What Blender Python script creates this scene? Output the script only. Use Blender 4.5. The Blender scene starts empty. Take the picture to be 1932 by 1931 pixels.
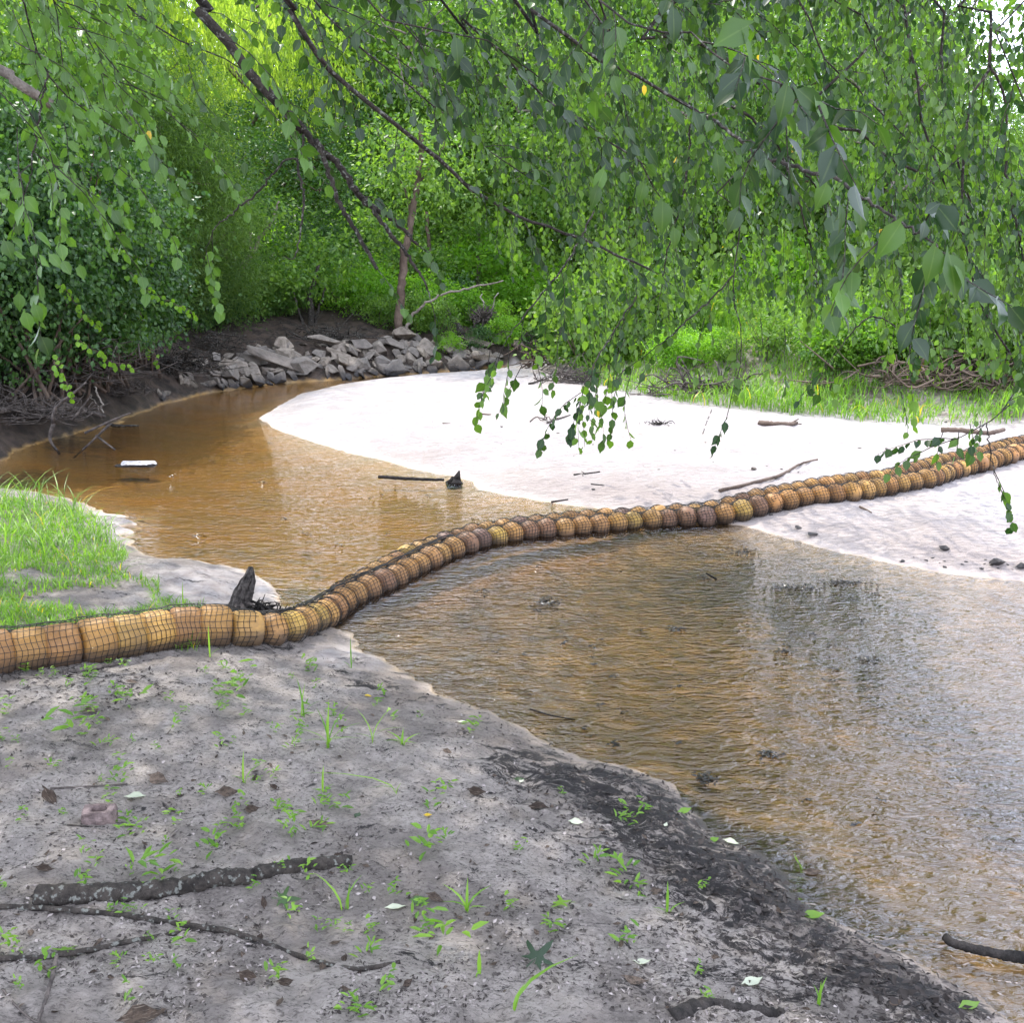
import bpy, bmesh, math, random
import numpy as np
from mathutils import Vector, Matrix, noise as mnoise

random.seed(7)
rng = np.random.default_rng(11)
S = bpy.context.scene
COL = S.collection
R = math.radians

# ------------------------------------------------------------------ camera
CAM_Z = 1.9
PITCH = R(14.1)
FPX = 1937.0            # focal length in units where the picture is 1932 wide
cam = bpy.data.cameras.new('camera')
cam.sensor_width = 26.0
cam.lens = 26.0 * FPX / 1932.0
cam.clip_start = 0.05
cam.clip_end = 1000
co = bpy.data.objects.new('camera', cam)
COL.objects.link(co)
co.location = (0, 0, CAM_Z)
co.rotation_euler = (R(90) - PITCH, 0, 0)
S.camera = co

# ------------------------------------------------------------------ sky, sun, exposure
SUN_EL, SUN_AZ = R(54), R(-30)     # azimuth from +Y (view direction), negative = left
w = bpy.data.worlds.new('World')
S.world = w
w.use_nodes = True
nt = w.node_tree
nt.nodes.clear()
out = nt.nodes.new('ShaderNodeOutputWorld')
bg = nt.nodes.new('ShaderNodeBackground')
sky = nt.nodes.new('ShaderNodeTexSky')
sky.sky_type = 'NISHITA'
sky.sun_disc = False
sky.sun_elevation = SUN_EL
sky.sun_rotation = SUN_AZ
sky.air_density = 1.0
sky.dust_density = 3.0
cl = nt.nodes.new('ShaderNodeTexNoise'); cl.inputs['Scale'].default_value = 2.2; cl.inputs['Detail'].default_value = 5
cr = nt.nodes.new('ShaderNodeMapRange'); cr.inputs['From Min'].default_value = .3; cr.inputs['From Max'].default_value = .6
cr.inputs['To Min'].default_value = .45; cr.inputs['To Max'].default_value = .95
mx = nt.nodes.new('ShaderNodeMix'); mx.data_type = 'RGBA'
mx.inputs[7].default_value = (21, 22.8, 28, 1)
nt.links.new(cl.outputs['Fac'], cr.inputs['Value'])
nt.links.new(cr.outputs[0], mx.inputs[0])
nt.links.new(sky.outputs[0], mx.inputs[6])
nt.links.new(mx.outputs[2], bg.inputs[0])
bg.inputs[1].default_value = 0.15
nt.links.new(bg.outputs[0], out.inputs[0])

sun = bpy.data.lights.new('sun', 'SUN')
sun.energy = 5.0
sun.angle = R(0.6)
sun.color = (1.0, .95, .86)
so = bpy.data.objects.new('sun', sun)
COL.objects.link(so)
sd_ = Vector((math.sin(SUN_AZ) * math.cos(SUN_EL), math.cos(SUN_AZ) * math.cos(SUN_EL), math.sin(SUN_EL)))
so.rotation_euler = sd_.to_track_quat('Z', 'Y').to_euler()
so.location = sd_ * 50

S.view_settings.view_transform = 'Standard'
S.view_settings.look = 'None'
S.view_settings.gamma = 1
S.view_settings.exposure = 0.40
S.render.engine = 'CYCLES'
S.cycles.max_bounces = 7
S.cycles.transparent_max_bounces = 8
S.cycles.diffuse_bounces = 3
S.cycles.transmission_bounces = 4
S.cycles.glossy_bounces = 3
S.cycles.caustics_reflective = False
S.cycles.caustics_refractive = False
S.cycles.sample_clamp_indirect = 6

# ------------------------------------------------------------------ picture <-> world
cp, sp = math.cos(PITCH), math.sin(PITCH)

def ray(u, v):
    x = (u - 966) / FPX; y = (966 - v) / FPX
    return np.array([x, cp + y * sp, -sp + y * cp])

def at(u, v, z=0.0):
    d = ray(u, v); t = (z - CAM_Z) / d[2]
    return np.array([d[0] * t, d[1] * t, z])

def atd(u, v, depth):            # a point at a given distance along the view axis
    d = ray(u, v)
    return np.array([0, 0, CAM_Z]) + d * depth

# ------------------------------------------------------------------ value noise in numpy
def _hash(ix, iy, seed):
    h = (ix.astype(np.int64) * 374761393 + iy.astype(np.int64) * 668265263 + seed * 982451653) & 0x7fffffff
    h = ((h ^ (h >> 13)) * 1274126177) & 0x7fffffff
    return ((h ^ (h >> 16)) & 0xffff) / 65535.0

def vnoise(x, y, seed=0):
    ix = np.floor(x); iy = np.floor(y)
    fx = x - ix; fy = y - iy
    fx = fx * fx * (3 - 2 * fx); fy = fy * fy * (3 - 2 * fy)
    a = _hash(ix, iy, seed); b = _hash(ix + 1, iy, seed)
    c = _hash(ix, iy + 1, seed); d = _hash(ix + 1, iy + 1, seed)
    return (a * (1 - fx) + b * fx) * (1 - fy) + (c * (1 - fx) + d * fx) * fy

def fbm(x, y, seed=0, o=4):
    s = 0; a = .5
    for k in range(o):
        s = s + a * (vnoise(x, y, seed + k) - .5); x = x * 2.03 + 7; y = y * 2.03 + 3; a *= .5
    return s

def sstep(a, b, x):
    t = np.clip((x - a) / (b - a), 0, 1)
    return t * t * (3 - 2 * t)

# ------------------------------------------------------------------ shorelines
def wl(pts):
    return [tuple(at(u, v)[:2]) for u, v in pts]

NEAR = wl([(-420, 890), (-200, 905), (0, 925), (60, 928), (130, 942), (170, 952), (235, 985), (232, 1010), (262, 1045), (300, 1052),
           (380, 1058), (440, 1070), (490, 1088), (515, 1112), (508, 1140), (545, 1165), (600, 1180), (640, 1195),
           (672, 1222), (720, 1250), (800, 1290), (900, 1335), (1000, 1385), (1100, 1425), (1180, 1450),
           (1262, 1480), (1300, 1530), (1370, 1585), (1450, 1612), (1510, 1645), (1545, 1690), (1600, 1735),
           (1690, 1795), (1780, 1855), (1850, 1905), (1932, 1962), (2200, 2130), (2600, 2400)]) + [(2.6, -1.5), (3.5, -6), (3.5, -60), (-60, -60), (-60, 8)]
BARF = [(938, 697), (900, 702), (800, 708), (720, 716), (640, 727), (570, 743), (520, 768),
        (488, 792), (520, 810), (560, 826), (600, 838), (650, 855), (720, 870), (780, 887), (850, 899), (888, 910),
        (900, 926), (960, 938), (1060, 952), (1150, 962), (1240, 973), (1330, 985), (1400, 993), (1450, 1006), (1510, 1023),
        (1580, 1043), (1680, 1065), (1780, 1082), (1932, 1100), (2100, 1120), (2400, 1180)]
BAR = wl(BARF) + [(7, 2.2), (9, -6), (9, -60), (80, -60), (80, 90), (9, 90), (7, 40), (3.5, 26), (1.2, 20.5)]
LEFTF = [(-500, 960), (-200, 905), (-60, 885), (0, 872), (40, 850), (110, 825), (170, 812), (220, 800), (260, 780), (330, 757), (420, 738),
         (520, 725), (640, 717), (760, 708), (860, 700), (925, 693), (985, 690)]
LEFT = wl(LEFTF) + [(.6, 20.5), (2.3, 26), (5.5, 40), (7.5, 90), (-80, 90), (-80, 12)]
BACK = [tuple(at(u, v, .15)[:2]) for u, v in [(955, 700), (1100, 718), (1240, 750), (1380, 766), (1500, 778), (1640, 788), (1800, 798), (1932, 808), (2300, 840)]] + \
       [(12, 6), (30, 0), (80, 0), (80, 90), (9.5, 90), (7.5, 40), (4, 26), (1.8, 20.5)]

def sdist(poly, x, y):
    x = np.asarray(x, float); y = np.asarray(y, float)
    P = np.array(poly); Q = np.roll(P, -1, axis=0)
    if x.size <= 400:
        X = x.ravel()[:, None]; Y = y.ravel()[:, None]; ax, ay = P[:, 0][None], P[:, 1][None]; bx, by = Q[:, 0][None], Q[:, 1][None]
        ex, ey = bx - ax, by - ay
        t = np.clip(((X - ax) * ex + (Y - ay) * ey) / (ex * ex + ey * ey + 1e-12), 0, 1)
        d = np.sqrt(((X - ax - t * ex) ** 2 + (Y - ay - t * ey) ** 2).min(1))
        c = ((ay > Y) != (by > Y)) & (X < ex * (Y - ay) / np.where(np.abs(ey) < 1e-12, 1e-12, ey) + ax)
        return np.where(c.sum(1) % 2 == 1, d, -d).reshape(x.shape)
    best = np.full(x.shape, 1e18); inside = np.zeros(x.shape, bool)
    for (ax, ay), (bx, by) in zip(P, Q):
        ex, ey = bx - ax, by - ay
        L2 = ex * ex + ey * ey + 1e-12
        t = np.clip(((x - ax) * ex + (y - ay) * ey) / L2, 0, 1)
        d = (x - ax - t * ex) ** 2 + (y - ay - t * ey) ** 2
        best = np.minimum(best, d)
        c = (ay > y) != (by > y)
        if abs(by - ay) > 1e-12:
            inside ^= c & (x < (bx - ax) * (y - ay) / (by - ay) + ax)
    d = np.sqrt(best)
    return np.where(inside, d, -d)

def fields(x, y):
    x = np.asarray(x, float); y = np.asarray(y, float)
    jit = fbm(x * 2.2, y * 2.2, 5) * .16 + fbm(x * 9, y * 9, 9) * .09 + fbm(x * 31, y * 31, 15) * .03
    dn = sdist(NEAR, x, y) + jit + np.sin(y * 30 + x * 7) * .10 * blob(x, y, 215, 1000, 60, 55)
    db = sdist(BAR, x, y) + jit * .6
    dl = sdist(LEFT, x, y) + jit * 1.2
    dk = sdist(BACK, x, y) + fbm(x * .8, y * .8, 31) * .7
    return dn, db, dl, dk

def height_from(x, y, dn, db, dl, dk):
    bump = fbm(x * 3.1, y * 3.1, 21)
    fine = fbm(x * 14, y * 14, 41)
    hn = .27 * (1 - np.exp(-np.maximum(dn, 0) / .85)) + bump * .07 * sstep(0, .5, dn) + fine * .024 * sstep(0, .15, dn) + (fbm(x * 38, y * 52, 71, 3) * .022) * sstep(0, .2, dn)
    rip = np.sin((y + fbm(x * 1.3, y * 1.3, 55) * 2.2) * 21) * .006 * sstep(.1, .5, db)
    hb = .11 * (1 - np.exp(-np.maximum(db, 0) / .45)) + bump * .05 * sstep(0, .6, db) + rip + fine * .008 * sstep(0, .2, db)
    hb = hb + .55 * sstep(0, 2.6, dk) + .5 * sstep(2, 9, dk) + sstep(.3, 1.5, dk) * (fbm(x * 1.2, y * 1.2, 61) * .5 + fine * .1)
    lw = sstep(-2.8, -4.6, x) * sstep(16, 12, y)
    hl = (.88 + .15 * lw) * (1 - np.exp(-np.maximum(dl, 0) / 1.0)) + .28 * sstep(1.5, 4, dl) + (bump * .22 + fine * .08) * sstep(0, .5, dl)
    dm = np.maximum(-np.maximum(np.maximum(dn, db), dl), 0)
    hw = -.15 * (1 - np.exp(-dm / .7)) - .012 * sstep(0, .06, dm) + bump * .03 * sstep(0, .5, dm)
    h = hw
    h = np.where(dl > 0, np.maximum(hl, 0), h)
    h = np.where(db > 0, np.maximum(hb, 0), h)
    h = np.where(dn > 0, np.maximum(hn, 0), h)
    return h

def H(x, y):
    x = np.atleast_1d(np.asarray(x, float)); y = np.atleast_1d(np.asarray(y, float))
    return height_from(x, y, *fields(x, y))

_TS = np.geomspace(1.6, 60, 330)
def gat(u, v, lift=None):           # where the view through (u, v) meets the ground
    d = ray(u, v)
    X = d[0] * _TS; Y = d[1] * _TS; Z = CAM_Z + d[2] * _TS
    g = np.maximum(H(X, Y), 0) if lift is None else np.maximum(H(X, Y), -.03) + lift
    dd = Z - g
    k = np.argmax(dd < 0)
    if dd[k] >= 0: k = len(_TS) - 1
    if k == 0: k = 1
    f = dd[k - 1] / (dd[k - 1] - dd[k] + 1e-12); t = _TS[k - 1] + (_TS[k] - _TS[k - 1]) * min(max(f, 0), 1)
    x, y = d[0] * t, d[1] * t
    return np.array([x, y, max(float(H(x, y)[0]), 0.0) if lift is None else max(float(H(x, y)[0]), -.03) + lift])

# ------------------------------------------------------------------ node helpers
def mat(name):
    m = bpy.data.materials.new(name); m.use_nodes = True
    m.node_tree.nodes.clear()
    o = m.node_tree.nodes.new('ShaderNodeOutputMaterial')
    return m, m.node_tree, o

class N:
    def __init__(s, nt): s.nt = nt
    def new(s, t, **k):
        n = s.nt.nodes.new(t)
        for a, b in k.items(): setattr(n, a, b)
        return n
    def set(s, sock, v):
        if hasattr(v, 'is_output') or isinstance(v, bpy.types.NodeSocket): s.nt.links.new(v, sock)
        else: sock.default_value = v
    def coord(s, kind='Object'): return s.new('ShaderNodeTexCoord').outputs[kind]
    def attr(s, name): return s.new('ShaderNodeAttribute', attribute_name=name).outputs['Fac']
    def mapp(s, vec, scale=(1, 1, 1), rot=(0, 0, 0)):
        n = s.new('ShaderNodeMapping'); s.set(n.inputs[0], vec); n.inputs['Scale'].default_value = scale; n.inputs['Rotation'].default_value = rot
        return n.outputs[0]
    def noise(s, vec, scale, detail=4, rough=.55, dist=0.0):
        n = s.new('ShaderNodeTexNoise'); s.set(n.inputs['Vector'], vec); n.inputs['Scale'].default_value = scale
        n.inputs['Detail'].default_value = detail; n.inputs['Roughness'].default_value = rough; n.inputs['Distortion'].default_value = dist
        return n.outputs['Fac']
    def vor(s, vec, scale, feature='F1'):
        n = s.new('ShaderNodeTexVoronoi', feature=feature); s.set(n.inputs['Vector'], vec); n.inputs['Scale'].default_value = scale
        return n.outputs['Distance']
    def rng(s, v, a, b, c=0.0, d=1.0, smooth=True):
        n = s.new('ShaderNodeMapRange'); n.interpolation_type = 'SMOOTHSTEP' if smooth else 'LINEAR'
        s.set(n.inputs['Value'], v); n.inputs['From Min'].default_value = a; n.inputs['From Max'].default_value = b
        n.inputs['To Min'].default_value = c; n.inputs['To Max'].default_value = d
        return n.outputs[0]
    def mix(s, f, a, b, mode='MIX'):
        n = s.new('ShaderNodeMix', data_type='RGBA', blend_type=mode)
        s.set(n.inputs[0], f)
        for i, v in ((6, a), (7, b)):
            if isinstance(v, (tuple, list)): v = (*v[:3], 1)
            s.set(n.inputs[i], v)
        return n.outputs[2]
    def math(s, op, a, b=0.0, c=None):
        n = s.new('ShaderNodeMath', operation=op); s.set(n.inputs[0], a); s.set(n.inputs[1], b)
        if c is not None: s.set(n.inputs[2], c)
        return n.outputs[0]
    def bump(s, h, strength, dist, normal=None):
        n = s.new('ShaderNodeBump'); s.set(n.inputs['Height'], h); n.inputs['Distance'].default_value = dist
        s.set(n.inputs['Strength'], strength)
        if normal is not None: s.set(n.inputs['Normal'], normal)
        return n.outputs[0]
    def pbr(s, color, rough=.8, normal=None, spec=.3):
        n = s.new('ShaderNodeBsdfPrincipled')
        if isinstance(color, (tuple, list)): color = (*color[:3], 1)
        s.set(n.inputs['Base Color'], color); s.set(n.inputs['Roughness'], rough); s.set(n.inputs['Specular IOR Level'], spec)
        if normal is not None: s.set(n.inputs['Normal'], normal)
        return n.outputs[0]

# ------------------------------------------------------------------ mesh helpers
def mesh_np(name, V, F, mats=(), smooth=False, attrs=None):
    """V (n,3); F list of (m,k) int arrays (k = 3 or 4)"""
    me = bpy.data.meshes.new(name)
    V = np.ascontiguousarray(V, dtype=np.float32)
    if not isinstance(F, (list, tuple)): F = [F]
    F = [np.asarray(f) for f in F if len(f)]
    me.vertices.add(len(V)); me.vertices.foreach_set('co', V.ravel())
    nl = sum(f.size for f in F); npoly = sum(len(f) for f in F)
    me.loops.add(nl); me.polygons.add(npoly)
    me.loops.foreach_set('vertex_index', np.concatenate([f.ravel() for f in F]).astype(np.int32))
    tot = np.concatenate([np.full(len(f), f.shape[1]) for f in F])
    st = np.concatenate([[0], np.cumsum(tot)[:-1]]).astype(np.int32)
    me.polygons.foreach_set('loop_start', st)
    if smooth: me.polygons.foreach_set('use_smooth', np.ones(npoly, bool))
    for k, a in (attrs or {}).items():
        at_ = me.attributes.new(k, 'FLOAT', 'POINT'); at_.data.foreach_set('value', np.asarray(a, dtype=np.float32))
    me.update(calc_edges=True)
    for m in mats: me.materials.append(m)
    return me

def obj(name, me, parent=None, loc=None, rot=None, scale=None):
    o = bpy.data.objects.new(name, me); COL.objects.link(o)
    if parent is not None: o.parent = parent
    if loc is not None: o.location = loc
    if rot is not None: o.rotation_euler = rot
    if scale is not None: o.scale = scale
    return o

def tag(o, label=None, cat=None, group=None, kind=None):
    if label: o['label'] = label
    if cat: o['category'] = cat
    if group: o['group'] = group
    if kind: o['kind'] = kind
    return o

def empty(name, loc=(0, 0, 0), rz=0, **k):
    o = bpy.data.objects.new(name, None); COL.objects.link(o); o.location = loc; o.rotation_euler = (0, 0, rz); o.empty_display_size = .1
    return tag(o, **k)

def copy_tree(o, parent=None):
    c = o.copy(); COL.objects.link(c); c.parent = parent
    for ch in [q for q in KIDS.get(o.name, [])]: copy_tree(ch, c)
    return c
KIDS = {}

class Tubes:
    """collects tapered tubes into one mesh"""
    def __init__(s): s.V = []; s.F3 = []; s.F4 = []; s.n = 0
    def add(s, pts, radii, sides=6, wob=0.0, cap=True):
        P = np.array(pts, float); n = len(P)
        r = np.interp(np.linspace(0, 1, n), np.linspace(0, 1, len(radii)), radii) if len(radii) != n else np.array(radii)
        T = np.gradient(P, axis=0); T /= np.linalg.norm(T, axis=1)[:, None] + 1e-9
        ref = np.array([0, 0, 1.]) if abs(T[0, 2]) < .8 else np.array([1., 0, 0])
        A = []
        a = np.cross(T[0], ref); a /= np.linalg.norm(a)
        for k in range(n):
            a = a - T[k] * a.dot(T[k]); a /= np.linalg.norm(a) + 1e-9; A.append(a.copy())
        A = np.array(A); B = np.cross(T, A)
        th = np.linspace(0, 2 * math.pi, sides, endpoint=False)
        rr = r[:, None] * (1 + wob * rng.standard_normal((n, sides)))
        V = P[:, None] + rr[..., None] * (np.cos(th)[None, :, None] * A[:, None] + np.sin(th)[None, :, None] * B[:, None])
        s.V.append(V.reshape(-1, 3))
        i = np.arange(n - 1)[:, None] * sides; j = np.arange(sides)[None]; j2 = (j + 1) % sides
        s.F4.append(np.stack([i + j, i + j2, i + j2 + sides, i + j + sides], -1).reshape(-1, 4) + s.n)
        m = n * sides
        if cap:
            s.V.append(P[[0, -1]]);
            jj = np.arange(sides)
            s.F3.append(np.stack([np.full(sides, m), (jj + 1) % sides, jj], -1) + s.n)
            s.F3.append(np.stack([np.full(sides, m + 1), jj + (n - 1) * sides, (jj + 1) % sides + (n - 1) * sides], -1) + s.n)
            m += 2
        s.n += m
        return s
    def mesh(s, name, m, smooth=True, attrs=None):
        F = [np.concatenate(s.F4)]
        if s.F3: F.append(np.concatenate(s.F3))
        return mesh_np(name, np.concatenate(s.V), F, [m] if m else [], smooth, attrs)

def smooth_path(pts, n, jitter=0.0):
    P = np.array(pts, float)
    if len(P) == 2: P = np.array([P[0], (P[0] * 2 + P[1]) / 3, (P[0] + P[1] * 2) / 3, P[1]])
    d = np.r_[0, np.cumsum(np.linalg.norm(np.diff(P, axis=0), axis=1))]
    t = np.linspace(0, d[-1], n)
    # Catmull-Rom through the points
    Q = np.vstack([2 * P[0] - P[1], P, 2 * P[-1] - P[-2]])
    out_ = []
    for tt in t:
        k = min(np.searchsorted(d, tt, side='right') - 1, len(P) - 2)
        f = (tt - d[k]) / (d[k + 1] - d[k] + 1e-9)
        p0, p1, p2, p3 = Q[k], Q[k + 1], Q[k + 2], Q[k + 3]
        out_.append(.5 * ((2 * p1) + (-p0 + p2) * f + (2 * p0 - 5 * p1 + 4 * p2 - p3) * f * f + (-p0 + 3 * p1 - 3 * p2 + p3) * f ** 3))
    out_ = np.array(out_)
    if jitter: out_[1:-1] += rng.standard_normal((n - 2, 3)) * jitter
    return out_

def unit(a): return a / (np.linalg.norm(a, axis=-1, keepdims=True) + 1e-9)

TEMPL = {
    'kite': (np.array([[0, 0, 0], [.42, .5, .08], [1, 0, -.06], [.42, -.5, .08]]), [[0, 2, 1], [0, 3, 2]]),
    'six': (np.array([[0, 0, 0], [.22, .42, .06], [.62, .44, .06], [1, 0, -.10], [.62, -.44, .06], [.22, -.42, .06]]),
            [[0, 3, 2], [0, 2, 1], [0, 4, 3], [0, 5, 4]]),
    'ovate': (np.array([[0, 0, 0], [.1, .28, .03], [.3, .48, .07], [.6, .42, .05], [.85, .17, -.03], [1.08, 0, -.14],
                        [.85, -.17, -.03], [.6, -.42, .05], [.3, -.48, .07], [.1, -.28, .03], [.3, 0, .0], [.6, 0, -.02], [.85, 0, -.06], [-.22, .0, .03]]),
              [[0, 10, 1], [1, 10, 2], [2, 10, 11], [2, 11, 3], [3, 11, 12], [3, 12, 4], [4, 12, 5],
               [0, 9, 10], [9, 8, 10], [8, 11, 10], [8, 7, 11], [7, 12, 11], [7, 6, 12], [6, 5, 12], [13, 0, 1]]),
}

class Leaves:
    def __init__(s): s.P = []; s.D = []; s.N = []; s.L = []; s.W = []; s.T = []
    def add(s, P, D, Nn, L, W, T):
        P = np.atleast_2d(P); n = len(P)
        s.P.append(P); s.D.append(np.broadcast_to(D, (n, 3))); s.N.append(np.broadcast_to(Nn, (n, 3)))
        s.L.append(np.broadcast_to(L, n)); s.W.append(np.broadcast_to(W, n)); s.T.append(np.broadcast_to(T, n))
    def cat(s):
        P = np.concatenate(s.P); D = unit(np.concatenate(s.D)); Nn = np.concatenate(s.N)
        Sd = unit(np.cross(D, Nn)); Nn = np.cross(Sd, D)
        return P, D, Sd, Nn, np.concatenate(s.L), np.concatenate(s.W), np.concatenate(s.T)
    def count(s): return sum(len(p) for p in s.P)
    def mesh(s, name, m, kind='kite', sel=None):
        P, D, Sd, Nn, L, W, T = s.cat()
        if sel is not None: P, D, Sd, Nn, L, W, T = P[sel], D[sel], Sd[sel], Nn[sel], L[sel], W[sel], T[sel]
        tv, tf = TEMPL[kind]; tf = np.array(tf); k = len(tv); n = len(P)
        V = (P[:, None] + (L[:, None] * tv[None, :, 0])[..., None] * D[:, None] + (W[:, None] * tv[None, :, 1])[..., None] * Sd[:, None]
             + (L[:, None] * tv[None, :, 2])[..., None] * Nn[:, None])
        F = (tf[None] + (np.arange(n) * k)[:, None, None]).reshape(-1, tf.shape[1])
        at_ = {'tint': np.repeat(T, k)}
        if kind != 'kite':
            rb = np.zeros(k); rb[[0, 3] if kind == 'six' else [0, 5, 10, 11, 12]] = 1; at_['rib'] = np.tile(rb, n)
        return mesh_np(name, V.reshape(-1, 3), [F], [m], False, at_)

# ------------------------------------------------------------------ materials
def leafmat(name, c0, c1, ct=None, transl=.45, rough=.45, spec=.4, vein=False):
    m, t, o = mat(name); n = N(t)
    a = n.attr('tint')
    oi = n.new('ShaderNodeObjectInfo').outputs['Random']
    f = n.math('ADD', a, n.math('MULTIPLY', n.math('SUBTRACT', oi, .5), .3))
    c = n.mix(n.rng(f, 0, 1), c0, c1)
    c = n.mix(n.rng(a, .975, .99), c, (.55, .38, .03))
    c = n.mix(n.rng(n.attr('rib'), .88, 1.0, 0, .14), c, (.22, .30, .10))
    tc = n.mix(1.0, c, ct or (1.7, 1.75, .75), 'MULTIPLY')
    norm = None
    if vein:
        g = n.coord('Generated')
        norm = n.bump(n.noise(g, 9, 3), .25, .02)
    p = n.pbr(c, rough, norm, spec)
    tr = n.new('ShaderNodeBsdfTranslucent'); n.set(tr.inputs[0], tc)
    ms = n.new('ShaderNodeMixShader'); ms.inputs[0].default_value = transl
    t.links.new(p, ms.inputs[1]); t.links.new(tr.outputs[0], ms.inputs[2]); t.links.new(ms.outputs[0], o.inputs[0])
    return m

M = {}
M['leaf_near'] = leafmat('leaf_near', (.012, .034, .010), (.080, .175, .018), transl=.38, rough=.36, spec=.5)
M['leaf_hang'] = leafmat('leaf_hang', (.013, .042, .010), (.105, .205, .025), transl=.45, rough=.38, spec=.45)
M['leaf_willow'] = leafmat('leaf_willow', (.17, .27, .040), (.34, .44, .080), transl=.68, rough=.5)
M['leaf_wood'] = leafmat('leaf_wood', (.055, .130, .026), (.160, .270, .045), transl=.5, rough=.5)
M['leaf_dark'] = leafmat('leaf_dark', (.020, .062, .018), (.075, .160, .035), transl=.35, rough=.45)
M['leaf_feather'] = leafmat('leaf_feather', (.050, .110, .022), (.130, .220, .040), transl=.4, rough=.6)
M['leaf_vine'] = leafmat('leaf_vine', (.100, .240, .020), (.190, .360, .030), transl=.5, rough=.4)
def drymat():
    m, t, o = mat('dead_leaf'); n = N(t); g = n.coord('Object'); a = n.attr('tint')
    c = n.mix(a, (.045, .028, .02), (.27, .20, .15))
    c = n.mix(n.rng(n.noise(g, 3.5, 5, .7), .4, .6, 0, .7), c, (.04, .028, .022))
    c = n.mix(n.rng(n.noise(n.mapp(g, (1, 9, 1)), 2, 3), .55, .62, 0, .5), c, (.36, .29, .23))
    t.links.new(n.pbr(c, .75, n.bump(n.noise(n.mapp(g, (1, 4, 1)), 5, 4, .7), .8, .1), .2), o.inputs[0])
    return m
M['grass'] = leafmat('grass', (.080, .190, .018), (.180, .320, .040), transl=.45, rough=.45)
M['dry_leaf'] = drymat()

def barkmat(name, c0, c1, scale=14, lichen=None):
    m, t, o = mat(name); n = N(t)
    g = n.coord('Object')
    a = n.noise(g, scale, 5, .65)
    c = n.mix(n.rng(a, .3, .7), c0, c1)
    if lichen: c = n.mix(n.rng(n.noise(g, scale * 1.9, 3), .56, .66), c, lichen)
    nb = n.bump(n.noise(n.mapp(g, (1, 1, .35)), scale * 2.2, 4, .7), .8, .03)
    t.links.new(n.pbr(c, .85, nb, .2), o.inputs[0])
    return m
M['bark_dark'] = barkmat('bark_dark', (.018, .015, .013), (.060, .050, .042), 30, (.16, .16, .14))
M['bark_brown'] = barkmat('bark_brown', (.06, .042, .032), (.15, .11, .085), 5)
M['bark_grey'] = barkmat('bark_grey', (.10, .085, .07), (.26, .22, .19), 12)
M['driftwood'] = barkmat('driftwood', (.040, .034, .031), (.145, .12, .105), 18)
M['pale_wood'] = barkmat('pale_wood', (.22, .19, .16), (.42, .38, .33), 12)
M['wet_wood'] = barkmat('wet_wood', (.010, .009, .008), (.045, .038, .034), 25)

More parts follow.
